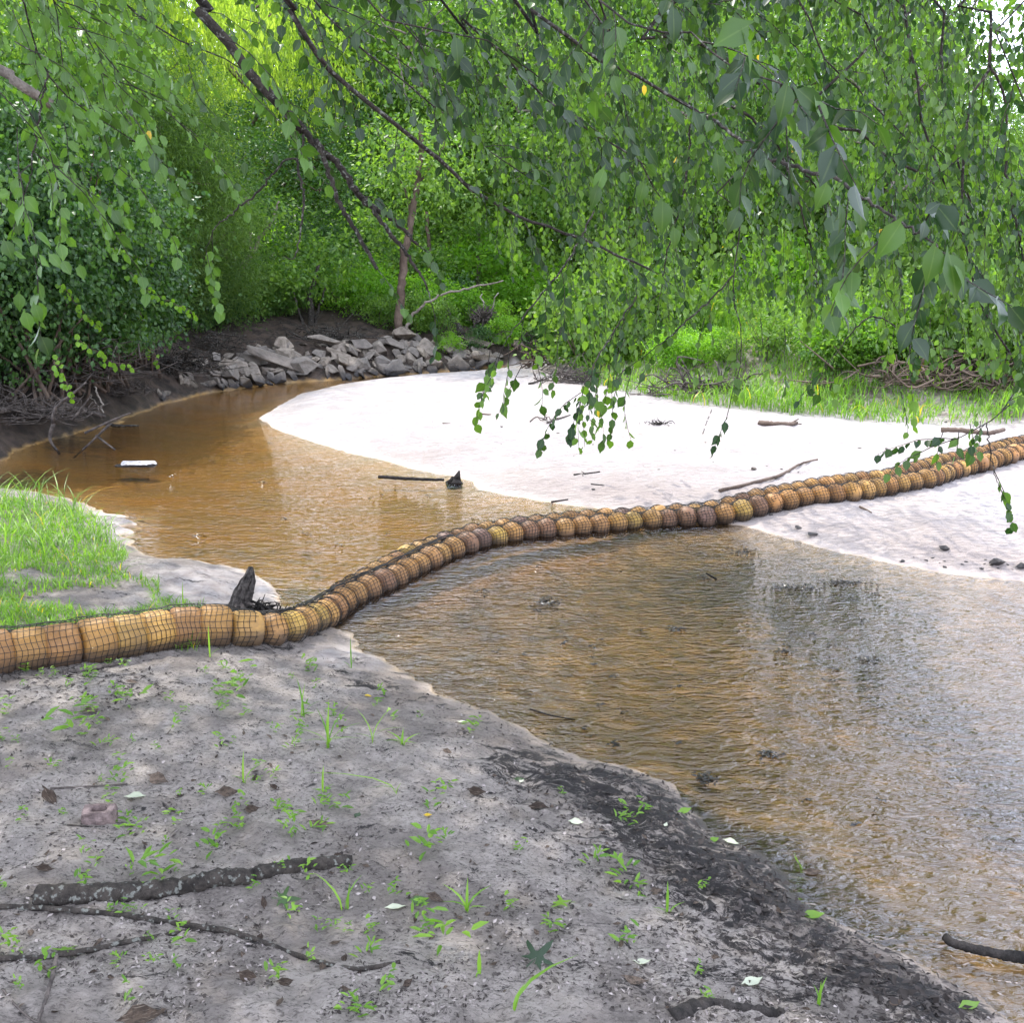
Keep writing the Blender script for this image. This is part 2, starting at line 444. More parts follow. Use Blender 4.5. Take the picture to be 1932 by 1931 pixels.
# ground --------------------------------------------------------------
def ground_material():
    m, t, o = mat('creek_ground'); n = N(t)
    g = n.coord('Object')
    wn, wb, wl_, wk, d, mk, sl = (n.attr(k) for k in ('wn', 'wb', 'wl', 'wk', 'shore', 'muck', 'silt'))
    fine = n.noise(g, 70, 6, .7); mid = n.noise(g, 13, 5, .6); big = n.noise(g, 1.7, 3)
    crumbs = n.noise(n.mapp(g, (1, 1.7, 1)), 62, 6, .75, .7)
    # near bank: damp grey sand, crumbly with dark organic specks
    cn = n.mix(n.rng(mid, .3, .7), (.32, .28, .25), (.46, .405, .36))
    cn = n.mix(n.rng(crumbs, .50, .38, 0, .8), cn, (.09, .075, .064))
    cn = n.mix(n.math('MULTIPLY', n.rng(n.noise(g, 2.6, 5, .65), .47, .60), .55), cn, (.13, .108, .094))
    wet = n.rng(d, .45, .02)
    cn = n.mix(n.math('MULTIPLY', wet, .65), cn, (.20, .155, .125))
    cn = n.mix(n.attr('pale'), cn, n.mix(n.rng(mid, .3, .7), (.34, .29, .27), (.52, .47, .45)))
    muckn = n.rng(n.math('ADD', n.noise(n.mapp(g, (1, 1.9, 1), (0, 0, .5)), 5.5, 10, .86, 1.2), n.math('MULTIPLY', mk, .10)), .565, .60)
    cn = n.mix(muckn, cn, (.022, .018, .017))
    # sand bar
    cb = n.mix(n.rng(n.noise(g, 3.5, 4), .3, .7), (.34, .308, .298), (.46, .425, .42))
    cb = n.mix(n.rng(n.noise(n.mapp(g, (1, 2.6, 1)), 9, 6, .7), .52, .34, 0, .5), cb, (.36, .30, .26))
    cb = n.mix(n.rng(n.noise(n.mapp(g, (1, 2.3, 1)), 11, 5, .65, 1.2), .56, .40, 0, .45), cb, (.40, .35, .32))  # relief shading painted in: hollows of the ripple noise get a darker tint
    cb = n.mix(n.math('MULTIPLY', n.rng(n.noise(g, .55, 2), .52, .64), .35), cb, (.40, .33, .27))
    cb = n.mix(n.math('MULTIPLY', n.rng(d, .5, .0), .55), cb, (.42, .36, .33))
    cb = n.mix(n.math('MULTIPLY', n.attr('bar_shade'), n.rng(n.noise(g, 1.3, 4), .25, .6, .5, 1)), cb, (.33, .275, .25))  # tree shade on the front of the bar, painted into the sand colour
    # back bank and far bank: dirt
    ck = n.mix(n.rng(n.noise(g, 2.2, 5, .7), .4, .62), (.40, .35, .31), (.13, .10, .075))
    cl_ = n.mix(n.rng(n.noise(g, 6, 5, .7), .35, .65), (.020, .014, .010), (.075, .052, .038))
    # bed
    ce = n.mix(n.rng(n.noise(n.mapp(g, (1, 2.0, 1)), 2.2, 4, .6), .3, .7), (.23, .160, .062), (.36, .262, .120))
    ce = n.mix(n.math('MULTIPLY', n.rng(n.noise(g, 16, 5, .7), .40, .28), .5), ce, (.20, .14, .07))
    ce = n.mix(n.rng(n.noise(g, 5.5, 4, .6), .70, .76, 0, .8), ce, (.05, .04, .025))
    ce = n.mix(n.rng(d, -.45, -.03, 0, .5), ce, (.30, .18, .075))
    ce = n.mix(n.math('MULTIPLY', n.rng(mk, .3, .8), n.rng(d, -.3, -.02)), ce, (.04, .03, .022))
    ce = n.mix(n.math('MULTIPLY', n.attr('upstream'), .7), ce, n.mix(n.rng(n.noise(n.mapp(g, (1, 2.4, 1)), .9, 4, .6), .35, .65), (.36, .24, .10), (.50, .27, .065)))
    sn = n.rng(n.math('ADD', n.noise(n.mapp(g, (1, 4.5, 1), (0, 0, .45)), 4.2, 8, .8, 1.0), n.math('MULTIPLY', sl, .24)), .62, .74)
    ce = n.mix(n.math('MULTIPLY', sn, .85), ce, (.045, .034, .02))
    c = n.mix(n.rng(wl_, 0, 1, smooth=False), ce, cl_)
    c = n.mix(n.rng(wb, 0, 1, smooth=False), c, cb)
    c = n.mix(wk, c, ck)
    c = n.mix(n.rng(wn, 0, 1, smooth=False), c, cn)
    hs = n.math('ADD', n.math('MULTIPLY', crumbs, 1.0), n.math('MULTIPLY', fine, .5))
    hs = n.math('ADD', hs, n.math('MULTIPLY', mid, .6))
    rip = n.noise(n.mapp(g, (1, 2.3, 1)), 11, 5, .65, 1.2)
    hb = n.math('ADD', n.math('MULTIPLY', rip, 1.5), n.math('MULTIPLY', fine, .3))
    hh = n.mix(wb, hs, hb)
    nb = n.bump(hh, n.rng(d, -.05, .15, .25, 1.0), .034)
    rough = n.rng(d, .30, .0, .9, .38)
    t.links.new(n.pbr(c, rough, nb, .35), o.inputs[0])
    return m
M['ground'] = ground_material()

def water_material():
    m, t, o = mat('tannin_water'); n = N(t)
    g = n.coord('Object'); ch = n.attr('chop')
    r1 = n.noise(n.mapp(g, (1, 2.6, 1), (0, 0, .12)), 7, 1.5, .5, .9)
    r2 = n.noise(n.mapp(g, (1, 1.9, 1), (0, 0, -.25)), 19, 1.5, .5, 1.2)
    r3 = n.noise(n.mapp(g, (1, 1.4, 1)), 55, 2, .6, .6)
    h = n.math('ADD', n.math('MULTIPLY', r1, 1.2), n.math('ADD', n.math('MULTIPLY', r2, .75), n.math('MULTIPLY', r3, .14)))
    nb = n.bump(h, n.math('MULTIPLY', ch, 1.0), .016)
    fr = n.new('ShaderNodeFresnel'); fr.inputs['IOR'].default_value = 1.62; n.set(fr.inputs['Normal'], nb)
    gl = n.new('ShaderNodeBsdfGlossy'); gl.inputs['Roughness'].default_value = .012; n.set(gl.inputs['Normal'], nb)
    gl.inputs['Color'].default_value = (.95, .97, 1, 1)
    tp = n.new('ShaderNodeBsdfTransparent')
    dp = n.attr('depth')
    n.set(tp.inputs[0], n.mix(dp, (.96, .91, .83), (.84, .72, .52)))
    ms = n.new('ShaderNodeMixShader')
    t.links.new(fr.outputs[0], ms.inputs[0]); t.links.new(tp.outputs[0], ms.inputs[1]); t.links.new(gl.outputs[0], ms.inputs[2])
    t.links.new(ms.outputs[0], o.inputs[0])
    return m
M['water'] = water_material()

# ------------------------------------------------------------------ the ground
def blob(x, y, u, v, rx, ry, z=0):
    c = at(u, v, z); a = at(u + rx, v, z); b = at(u, v - ry, z)
    ax = abs(a[0] - c[0]); ay = abs(b[1] - c[1])
    return np.exp(-((x - c[0]) / ax) ** 2 - ((y - c[1]) / ay) ** 2)

def boom_y(x):   # rough line of the boom, for the calmer water behind it
    return np.interp(x, [-3, -.9, 0, 1.3, 4], [4.2, 5.0, 6.0, 6.9, 8.4])

def build_ground():
    rs = np.r_[np.geomspace(.55, 1.7, 26)[:-1], np.geomspace(1.7, 26, 560)[:-1], np.geomspace(26, 170, 40)]
    th = np.r_[np.linspace(-180, -42, 46)[:-1], np.linspace(-42, 42, 480)[:-1], np.linspace(42, 180, 46)] * math.pi / 180
    Rr, Th = np.meshgrid(rs, th, indexing='ij')
    x = (Rr * np.sin(Th)).ravel(); y = (Rr * np.cos(Th)).ravel()
    dn, db, dl, dk = fields(x, y)
    z = height_from(x, y, dn, db, dl, dk)
    V = np.stack([x, y, z], 1)
    nr, ntc = len(rs), len(th)
    i = np.arange(nr - 1)[:, None] * ntc; j = np.arange(ntc - 1)[None]
    F = np.stack([i + j, i + j + 1, i + j + ntc + 1, i + j + ntc], -1).reshape(-1, 4)
    shore = np.maximum(np.maximum(dn, db), dl)
    muck = np.clip(blob(x, y, 1450, 1650, 260, 110, .1) * 1.3 + blob(x, y, 1180, 1480, 190, 60, .1) + blob(x, y, 1700, 1850, 200, 70, .1) * 1.2
                   + blob(x, y, 1000, 1420, 130, 60, .1) * .9 + blob(x, y, 1350, 1560, 180, 60, .1) * 1.2 + blob(x, y, 1290, 1800, 120, 60, .2) * .4
                   + blob(x, y, 720, 1280, 90, 40, .1) * .6 + blob(x, y, 150, 1290, 150, 25, .2) * .7 + blob(x, y, 520, 1220, 60, 20, .1) * .8, 0, 1.3)
    silt = np.clip(blob(x, y, 1430, 1080, 280, 52) * 1.1 + blob(x, y, 1600, 1180, 160, 50) * .8 + blob(x, y, 1650, 1130, 120, 25)
                   + blob(x, y, 1430, 1570, 130, 34) * 1.2 + blob(x, y, 1700, 1750, 200, 60) * .9
                   + blob(x, y, 560, 1115, 70, 22) * 1.0 + blob(x, y, 20, 900, 70, 26) * 1.3 + blob(x, y, 330, 1010, 120, 28) * .55 + blob(x, y, 150, 830, 120, 18) * .9
                   + blob(x, y, 750, 712, 260, 8) * 1.0 + blob(x, y, 1860, 1400, 170, 330) * 1.0, 0, 1.3)
    sm = lambda d: sstep(-.03, .03, d)
    pale = np.clip(blob(x, y, 410, 1098, 110, 50, .1) * 1.5 + blob(x, y, 200, 985, 70, 60, .05) * 1.5 + blob(x, y, 640, 1220, 60, 26, .1) * 1.2, 0, 1)
    bar_shade = np.clip(blob(x, y, 1150, 925, 420, 42, .1) * 1.1 + blob(x, y, 1620, 1010, 330, 40, .1) + blob(x, y, 760, 850, 170, 25, .1) * .7 + blob(x, y, 1900, 1060, 300, 50, .1), 0, 1)  # mask of the painted tree shade along the front of the bar
    attrs = dict(upstream=sstep(-.2, .6, y - boom_y(x)), bar_shade=bar_shade, pale=pale, wn=sm(dn), wb=sm(db), wl=sm(dl), wk=sstep(0, .8, dk) * sm(db), shore=shore, muck=muck, silt=silt)
    me0 = mesh_np('tmp', V, [F], [], True)
    nrm = np.empty(len(V) * 3, np.float32); me0.vertex_normals.foreach_get('vector', nrm); nrm = nrm.reshape(-1, 3)
    bpy.data.meshes.remove(me0)
    fc = F[:, 0]
    reg = np.where(dn[fc] > 0, 0, np.where(db[fc] > 0, np.where(dk[fc] > .2, 2, 1), np.where(dl[fc] > 0, 3, 4)))
    names = ['near_bank', 'sand_bar', 'grassy_bank', 'far_bank', 'creek_bed']
    for k, nm in enumerate(names):
        f = F[reg == k]
        idx = np.unique(f); re = np.zeros(len(V), np.int64); re[idx] = np.arange(len(idx))
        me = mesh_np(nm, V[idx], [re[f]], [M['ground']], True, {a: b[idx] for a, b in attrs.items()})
        me.normals_split_custom_set_from_vertices(nrm[idx].tolist())
        o = obj(nm, me); tag(o, kind='structure')
    # the middle of the disc, under the photographer's feet
    n0 = ntc
    V2 = np.vstack([V[:n0], [[0, 0, float(H(0, 0)[0])]]])
    f = np.stack([np.arange(1, n0), np.arange(n0 - 1), np.full(n0 - 1, n0)], 1)
    o = obj('near_bank', mesh_np('near_bank', V2, [f], [M['ground']], True, dict(wn=np.ones(n0 + 1), shore=np.ones(n0 + 1)))); tag(o, kind='structure')

def build_water():
    rs = np.geomspace(.8, 120, 200); th = np.linspace(-60, 60, 160) * math.pi / 180
    Rr, Th = np.meshgrid(rs, th, indexing='ij')
    x = (Rr * np.sin(Th)).ravel(); y = (Rr * np.cos(Th)).ravel()
    dn, db, dl, dk = fields(x, y)
    dm = -np.maximum(np.maximum(dn, db), dl)
    V = np.stack([x, y, np.zeros(len(x))], 1)
    i = np.arange(len(rs) - 1)[:, None] * len(th); j = np.arange(len(th) - 1)[None]
    F = np.stack([i + j, i + j + 1, i + j + len(th) + 1, i + j + len(th)], -1).reshape(-1, 4)
    keep = (dm[F] > -.25).any(1)
    up = sstep(-.1, .5, y - boom_y(x))
    chop = (1 - up) * 1.0 + up * .42
    chop = chop * (1 - .75 * sstep(9, 14, y)) * (1 - .3 * blob(x, y, 1850, 1300, 120, 220))
    depth = sstep(0, .5, dm) * .8 + .2 * sstep(.3, 1.2, dm)
    F = F[keep]
    idx = np.unique(F); re = np.zeros(len(V), np.int64); re[idx] = np.arange(len(idx))
    o = obj('creek_water', mesh_np('creek_water', V[idx], [re[F]], [M['water']], True, dict(chop=chop[idx], depth=depth[idx])))
    tag(o, kind='structure')

build_ground()
build_water()

# ------------------------------------------------------------------ the float boom
def float_material():
    m, t, o = mat('stained_float'); n = N(t)
    oc = n.new('ShaderNodeObjectInfo').outputs['Color']
    wpos = n.new('ShaderNodeNewGeometry').outputs['Position']
    st = n.rng(n.noise(wpos, 11, 5, .65), .42, .62)
    c = n.mix(n.math('MULTIPLY', st, .35), oc, (.15, .075, .030))
    c = n.mix(n.math('MULTIPLY', n.rng(n.noise(wpos, 45, 4, .7), .5, .7), .35), c, (.09, .05, .03))
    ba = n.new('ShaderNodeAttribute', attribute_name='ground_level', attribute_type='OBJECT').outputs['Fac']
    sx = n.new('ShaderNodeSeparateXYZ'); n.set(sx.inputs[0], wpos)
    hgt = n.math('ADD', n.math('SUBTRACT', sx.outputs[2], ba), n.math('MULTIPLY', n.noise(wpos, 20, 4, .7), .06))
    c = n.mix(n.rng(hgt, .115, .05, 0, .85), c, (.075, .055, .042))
    nb = n.bump(n.noise(wpos, 60, 4, .6), .35, .01)
    t.links.new(n.pbr(c, .55, nb, .4), o.inputs[0])
    return m
M['float'] = float_material()
m_, t_, o_ = mat('black_net'); n_ = N(t_)
t_.links.new(n_.pbr((.012, .011, .010), .6, None, .3), o_.inputs[0]); M['net'] = m_

FRONT = [(-150, 1262), (-60, 1246), (0, 1232), (60, 1228), (110, 1222), (200, 1214), (280, 1194), (330, 1188), (375, 1182), (420, 1187), (500, 1192), (560, 1184), (608, 1161), (642, 1142), (656, 1128),
         (691, 1114), (747, 1091), (767, 1078), (785, 1069), (830, 1048), (868, 1031), (903, 1022), (948, 1012), (997, 1003),
         (1026, 1001), (1082, 998), (1139, 992), (1196, 987), (1252, 982), (1309, 979), (1366, 974), (1393, 970), (1421, 960),
         (1451, 951), (1508, 941), (1569, 934), (1630, 927), (1687, 915), (1741, 908), (1767, 899), (1808, 885), (1864, 873),
         (1912, 857), (1960, 846), (2050, 825)]
BACKR = [(628, 1134), (660, 1112), (705, 1088), (740, 1067), (757, 1058), (778, 1047), (816, 1032), (837, 1026), (865, 1017), (903, 1005), (955, 998), (1007, 990),
         (1062, 985), (1118, 981), (1163, 978), (1226, 974), (1296, 968), (1331, 965), (1359, 960), (1411, 946), (1463, 934),
         (1518, 923), (1581, 913), (1637, 906), (1685, 899), (1737, 885), (1782, 871), (1834, 861), (1866, 854), (1907, 842), (1960, 830), (2050, 812)]

boom = empty('float_boom', tuple(gat(560, 1200)), label='long boom of yellow and brown floats in black net snaking across the creek', cat='trash boom')
BL = np.array(boom.location)

def boom_path(pix, lift):
    P = [gat(u, v, lift) for u, v in pix]
    P = np.array(P)
    Q = smooth_path(P, 700)
    k = np.ones(31) / 31
    for a in range(3):
        pad = np.r_[Q[:1, a].repeat(15), Q[:, a], Q[-1:, a].repeat(15)]; Q[:, a] = np.convolve(pad, k, 'valid')
    return Q

def ball_mesh(name, a, Rb, pw):
    nx, nt_ = 15, 20
    xs = -np.cos(np.linspace(0, math.pi, nx)) * a
    rr = Rb * np.maximum(1 - np.abs(xs / a) ** pw, 0) ** (1 / pw)
    th = np.linspace(0, 2 * math.pi, nt_, endpoint=False)
    V = np.stack([np.repeat(xs, nt_), (rr[:, None] * np.cos(th)).ravel(), (rr[:, None] * np.sin(th)).ravel()], 1)
    i = np.arange(nx - 1)[:, None] * nt_; j = np.arange(nt_)[None]; j2 = (j + 1) % nt_
    F = np.stack([i + j, i + j2, i + j2 + nt_, i + j + nt_], -1).reshape(-1, 4)
    return mesh_np(name, V, [F], [M['float']], True)

def make_string(pix, lift, Rb, spacing, tight):
    Q = boom_path(pix, lift)
    s = np.r_[0, np.cumsum(np.linalg.norm(np.diff(Q, axis=0), axis=1))]
    T = unit(np.gradient(Q, axis=0))
    me = ball_mesh('float', spacing * .53, Rb, 2.15); me2 = ball_mesh('float', spacing * .55, Rb, 5)
    cs = []
    c = spacing * .5
    while c < s[-1] - spacing * .4:
        p = np.array([np.interp(c, s, Q[:, a]) for a in range(3)]); tt = unit(np.array([np.interp(c, s, T[:, a]) for a in range(3)]))
        tg = tight(p[0])
        o = obj('float', me2 if tg > .5 else me, boom, p - BL + rng.standard_normal(3) * .004)
        yaw = math.atan2(tt[1], tt[0]) + rng.normal() * .10 * (1 - tg * .7)
        o.rotation_euler = (rng.uniform(0, 6.28), -math.asin(np.clip(tt[2], -1, 1)) + rng.normal() * .05, yaw)
        k = rng.uniform(.93, 1.05) if tg < .02 else (1.02 + .06 * math.sin(c * 13) + .23 * tg)
        o.scale = (1.02, k, k)
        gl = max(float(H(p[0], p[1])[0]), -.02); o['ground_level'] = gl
        q = rng.uniform()
        if tg > .5: cc = ((.38, .21, .048), (.33, .17, .04), (.41, .24, .055), (.28, .135, .038))[int(q * 3.99)]
        elif p[0] > 1.9: cc = ((.43, .215, .045), (.39, .18, .04), (.45, .24, .05), (.35, .155, .036))[int(q * 3.99)]
        else: cc = ((.40, .21, .05), (.44, .27, .05), (.28, .13, .042), (.20, .095, .045), (.33, .16, .042), (.14, .075, .055), (.31, .15, .045), (.36, .18, .045))[int(q * 7.99)]
        v_ = rng.uniform(.8, 1.15); o.color = (cc[0] * v_, cc[1] * v_, cc[2] * v_, 1)
        cs.append((c, k)); c += spacing * rng.uniform(.96, 1.04)
    # net strands over the floats
    ca = np.array([q[0] for q in cs]); ka = np.array([q[1] for q in cs])
    cell = .0235; ns = int(s[-1] / cell); na = 24
    ss = np.linspace(.01, s[-1] - .01, ns)
    P = np.stack([np.interp(ss, s, Q[:, a]) for a in range(3)], 1); Tn = unit(np.stack([np.interp(ss, s, T[:, a]) for a in range(3)], 1))
    near = np.abs(ss[:, None] - ca[None]).argmin(1); dx = np.abs(ss - ca[near]) / (spacing * .53)
    prof = np.maximum(1 - np.clip(dx, 0, 1) ** 2.15, 0) ** (1 / 2.15)
    tg = tight(P[:, 0])
    prof = np.maximum(prof, np.where(tg > .45, .998, .80 + .18 * tg))
    rad = Rb * (ka[near] * prof) + .006 + .004 * sstep(-.7, -1.1, P[:, 0])
    up = np.array([0, 0, 1.]); Sx = unit(np.cross(Tn, up)); Ux = np.cross(Sx, Tn)
    grid = np.empty((ns, na, 3))
    for j in range(na):
        th = 2 * math.pi * j / na + ss * .35 + .05 * np.sin(ss * 9 + j)
        r = rad * (1 + .015 * rng.standard_normal(ns))
        off = (cell * .25) * np.sin(j * 1.3 + ss * 3)[:, None] * Tn
        p = P + off + r[:, None] * (np.cos(th)[:, None] * Sx + np.sin(th)[:, None] * Ux)
        grid[:, j] = p
    gz = np.maximum(grid[..., 2], np.maximum(H(grid[..., 0].ravel(), grid[..., 1].ravel()).reshape(ns, na), -.06) - .01)
    grid[..., 2] = gz
    segs = [(grid[:-1].reshape(-1, 3), grid[1:].reshape(-1, 3)), (grid.reshape(-1, 3), np.roll(grid, -1, axis=1).reshape(-1, 3))]
    A = np.concatenate([q[0] for q in segs]); B = np.concatenate([q[1] for q in segs])
    wv = .0015 + .0004 * sstep(4, 9, A[:, 1])
    D = unit(B - A); X = unit(np.cross(D, np.array([.3, .2, .93]))); Y = np.cross(D, X)
    V = []
    for a in (0, 2.094, 4.189):
        o_ = (math.cos(a) * X + math.sin(a) * Y) * wv[:, None]
        V += [A + o_, B + o_]
    V = np.stack(V, 1)
    n = len(A); base = (np.arange(n) * 6)[:, None]
    F = np.concatenate([base + np.array([[0, 1, 3, 2]]), base + np.array([[2, 3, 5, 4]]), base + np.array([[4, 5, 1, 0]])])
    o = obj('net', mesh_np('net', V.reshape(-1, 3) - BL, [F], [M['net']]), boom); tag(o, kind='stuff')
    return Q

tight = lambda x: sstep(-1.08, -1.42, x)
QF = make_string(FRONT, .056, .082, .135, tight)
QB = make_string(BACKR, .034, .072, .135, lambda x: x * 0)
# gathered rope of net along the top and slack net on the lee side
tb = Tubes()
for Q_, a, b, off in ((QF, 0, 240, .10),):
    seg = Q_[a:b:4].copy()
    tt = unit(np.gradient(seg, axis=0)); sd2 = unit(np.cross(tt, [0, 0, 1.]))
    for k in range(3):
        p = seg - sd2 * (.055 + .01 * k) + np.array([0, 0, off * .72]) + rng.standard_normal(seg.shape) * .004
        tb.add(p, [.0045, .0045], 4)
o = obj('gathered_net', tb.mesh('gathered_net', M['net']), boom, -BL)

# ------------------------------------------------------------------ riprap rocks
def rock_material():
    m, t, o = mat('riprap_stone'); n = N(t)
    g = n.coord('Object'); oi = n.new('ShaderNodeObjectInfo').outputs['Random']
    c = n.mix(n.rng(n.noise(g, 3, 5, .65), .3, .7), (.12, .098, .075), (.30, .25, .20))
    c = n.mix(n.math('MULTIPLY', oi, .6), c, (.11, .105, .105))
    z = n.new('ShaderNodeSeparateXYZ'); n.set(z.inputs[0], n.new('ShaderNodeNewGeometry').outputs['Position'])
    c = n.mix(n.rng(n.math('ADD', z.outputs[2], n.math('MULTIPLY', n.noise(g, 4, 3), .12)), .24, .08), c, (.045, .042, .042))
    nb = n.bump(n.noise(g, 22, 6, .7), .7, .04)
    t.links.new(n.pbr(c, .8, nb, .3), o.inputs[0])
    return m
M['rock'] = rock_material()

def hull_mesh(name, dims, npts, m, bev=.05, seed=0):
    rd = random.Random(seed)
    bm = bmesh.new()
    for k in range(npts):
        p = [rd.uniform(-1, 1) for _ in range(3)]
        a = max(abs(q) for q in p)
        p = [q / a if abs(q) == a else q for q in p]
        q = Vector(p); L = q.length; q *= 1 - max(0, L - 1.15) * .35
        bm.verts.new((q.x * dims[0], q.y * dims[1], q.z * dims[2]))
    r = bmesh.ops.convex_hull(bm, input=bm.verts)
    for v in [v for v in bm.verts if not v.link_faces]: bm.verts.remove(v)
    bmesh.ops.dissolve_limit(bm, angle_limit=.25, verts=bm.verts, edges=bm.edges)
    bmesh.ops.bevel(bm, geom=list(bm.edges), offset=bev * min(dims), segments=1, affect='EDGES')
    me = bpy.data.meshes.new(name); bm.to_mesh(me); bm.free(); me.materials.append(m)
    return me

ROCKS = [hull_mesh('rock', (.5, .36, .24), 11, M['rock'], seed=k) for k in range(7)]
SLABS = [hull_mesh('slab', (.5, .30, .09), 11, M['rock'], .1, seed=50 + k) for k in range(4)]
LONGS = [hull_mesh('long_slab', (.5, .14, .075), 12, M['rock'], .1, seed=80 + k) for k in range(3)]

def slope_frame(x, y):
    e = .12
    nx = -(H(x + e, y)[0] - H(x - e, y)[0]) / (2 * e); ny = -(H(x, y + e)[0] - H(x, y - e)[0]) / (2 * e)
    return Vector((nx, ny, 1)).normalized()

def rock_at(u, v, wpx, me, rz, tilt=(0, 0), label=None, group=None, lift=.25, name='rock', stretch=1):
    p = gat(u, v)
    s = wpx / FPX * np.linalg.norm(p - [0, 0, CAM_Z])
    nrm = slope_frame(p[0], p[1])
    q = nrm.to_track_quat('Z', 'Y')
    o = obj(name, me)
    mtx = Matrix.Translation(Vector(p) + nrm * s * lift * .35) @ q.to_matrix().to_4x4() @ Matrix.Rotation(rz, 4, 'Z') @ Matrix.Rotation(tilt[0], 4, 'X') @ Matrix.Rotation(tilt[1], 4, 'Y')
    loc, rot, _ = mtx.decompose()
    o.location = loc; o.rotation_mode = 'QUATERNION'; o.rotation_quaternion = rot
    o.scale = (s * stretch, s, s)
    tag(o, label=label, cat='rock', group=group)
    return o

# the filler stones of the riprap first, then the big ones that can be named
def riprap():
    topv = lambda u: np.interp(u, [270, 420, 520, 600, 700, 800, 880, 940], [700, 672, 652, 650, 648, 640, 640, 652])
    botv = lambda u: np.interp(u, [270, 330, 420, 520, 640, 760, 860, 925], [772, 752, 733, 721, 714, 706, 698, 693])
    k = 0
    for i in range(225):
        u = 300 + 640 * (i + rng.uniform(0, 1)) / 225
        f = rng.uniform(0, 1) ** .8
        if u < 400 and f > .6 and rng.uniform() < .5: continue
        v = botv(u) + (topv(u) - botv(u)) * f
        big = rng.uniform()
        wpx = rng.uniform(15, 30) if big < .75 else rng.uniform(30, 46)
        me = (ROCKS + SLABS)[rng.integers(0, 11)]
        low = f < .3
        rock_at(u, v, wpx * (.8 if u < 400 else 1), me, rng.uniform(0, 6.28), (rng.normal() * .35, rng.normal() * .35),
                label='small dark wet rock at the waterline of the riprap pile' if low else 'small grey broken rock wedged in the riprap slope',
                group='dark wet rocks along the waterline' if low else 'small rocks in the riprap slope')
riprap()
BIGR = [  # u, v, width px, mesh, rz, tilt, label
    (535, 657, 34, ROCKS[0], .3, (.2, .3), 'pale five sided boulder perched at top of the riprap near the left end'),
    (488, 668, 36, ROCKS[1], .9, (.1, -.3), 'grey boulder half hidden at upper left end of the riprap'),
    (540, 680, 36, ROCKS[2], .1, (.5, .2), 'smooth square faced boulder right below the perched pale one'),
    (512, 690, 84, LONGS[0], -.75, (.3, .15), 'very long flat concrete slab sloping down through left part of riprap'),
    (470, 680, 40, SLABS[0], -.9, (.7, .3), 'tan slab leaning against the left end of the long concrete slab'),
    (446, 697, 36, SLABS[1], .2, (.8, .0), 'grey pointed slab left of the riprap by the bank'),
    (576, 701, 46, ROCKS[3], .2, (.6, .1), 'broad wedge boulder with speckled face below the long slab end'),
    (523, 717, 28, ROCKS[4], .1, (.3, 0), 'dark purple grey block standing at the foot of the long slab'),
    (436, 716, 42, ROCKS[5], .5, (.4, 0), 'dark flat faced block at left end of riprap by the water'),
    (598, 686, 34, LONGS[1], 1.2, (.3, .4), 'narrow upright slab leaning beside the speckled wedge boulder'),
    (600, 674, 28, ROCKS[6], .8, (.2, .2), 'rounded brown boulder mid riprap right of the square faced one'),
    (612, 658, 56, LONGS[2], -.5, (.2, .1), 'long dark brown slab lying below the multi stemmed tree'),
    (636, 676, 44, LONGS[0], -.8, (.3, .1), 'narrow tilted slab below the brown slab in centre of riprap'),
    (664, 667, 30, ROCKS[0], 1.7, (.2, 0), 'small rounded stone at upper centre of riprap'),
    (684, 659, 42, ROCKS[2], .4, (.1, .1), 'large rounded boulder at upper centre under the green shrubs'),
    (735, 655, 48, LONGS[1], -.55, (.2, .2), 'pale plank shaped slab pointing down right at riprap top'),
    (716, 668, 36, ROCKS[5], 1.1, (.5, .2), 'mottled boulder left below the pale plank shaped slab'),
    (725, 690, 36, ROCKS[1], .2, (.4, .1), 'pale flat topped block in middle of riprap'),
    (765, 645, 48, ROCKS[3], -.3, (.1, .1), 'wide boulder directly under the leaning brown trunk'),
    (780, 671, 32, ROCKS[6], .6, (.3, .1), 'smooth hexagonal boulder right of centre in riprap'),
    (742, 703, 42, SLABS[2], .1, (.6, 0), 'dark flat slab at waterline right of centre'),
    (790, 697, 30, SLABS[3], .9, (.9, .2), 'dark triangular slab on edge near the water'),
    (843, 663, 34, ROCKS[4], .3, (.2, .5), 'pointed upright boulder toward right end of riprap'),
    (862, 669, 40, SLABS[0], -.6, (.4, .3), 'brown sloping slab next to the pointed upright boulder'),
    (860, 692, 44, SLABS[1], -.4, (.5, .1), 'flat tan slab near water toward right end'),
    (905, 655, 48, LONGS[2], -.25, (.5, .1), 'ledge like pale slab highest at right end of riprap'),
    (908, 685, 56, LONGS[0], -.35, (.6, .2), 'long fluted pale slab at right end above the water'),
    (895, 670, 34, SLABS[2], .5, (.3, .1), 'short orange tinged slab between two long slabs at right end'),
    (930, 690, 30, ROCKS[5], .1, (.3, .1), 'pale rock behind the hanging green leaves at creek bend'),
]
for u, v, wp, me, rz, tl, lb in BIGR: rock_at(u, v, wp * 1.2, me, rz, tl, lb, lift=.55)

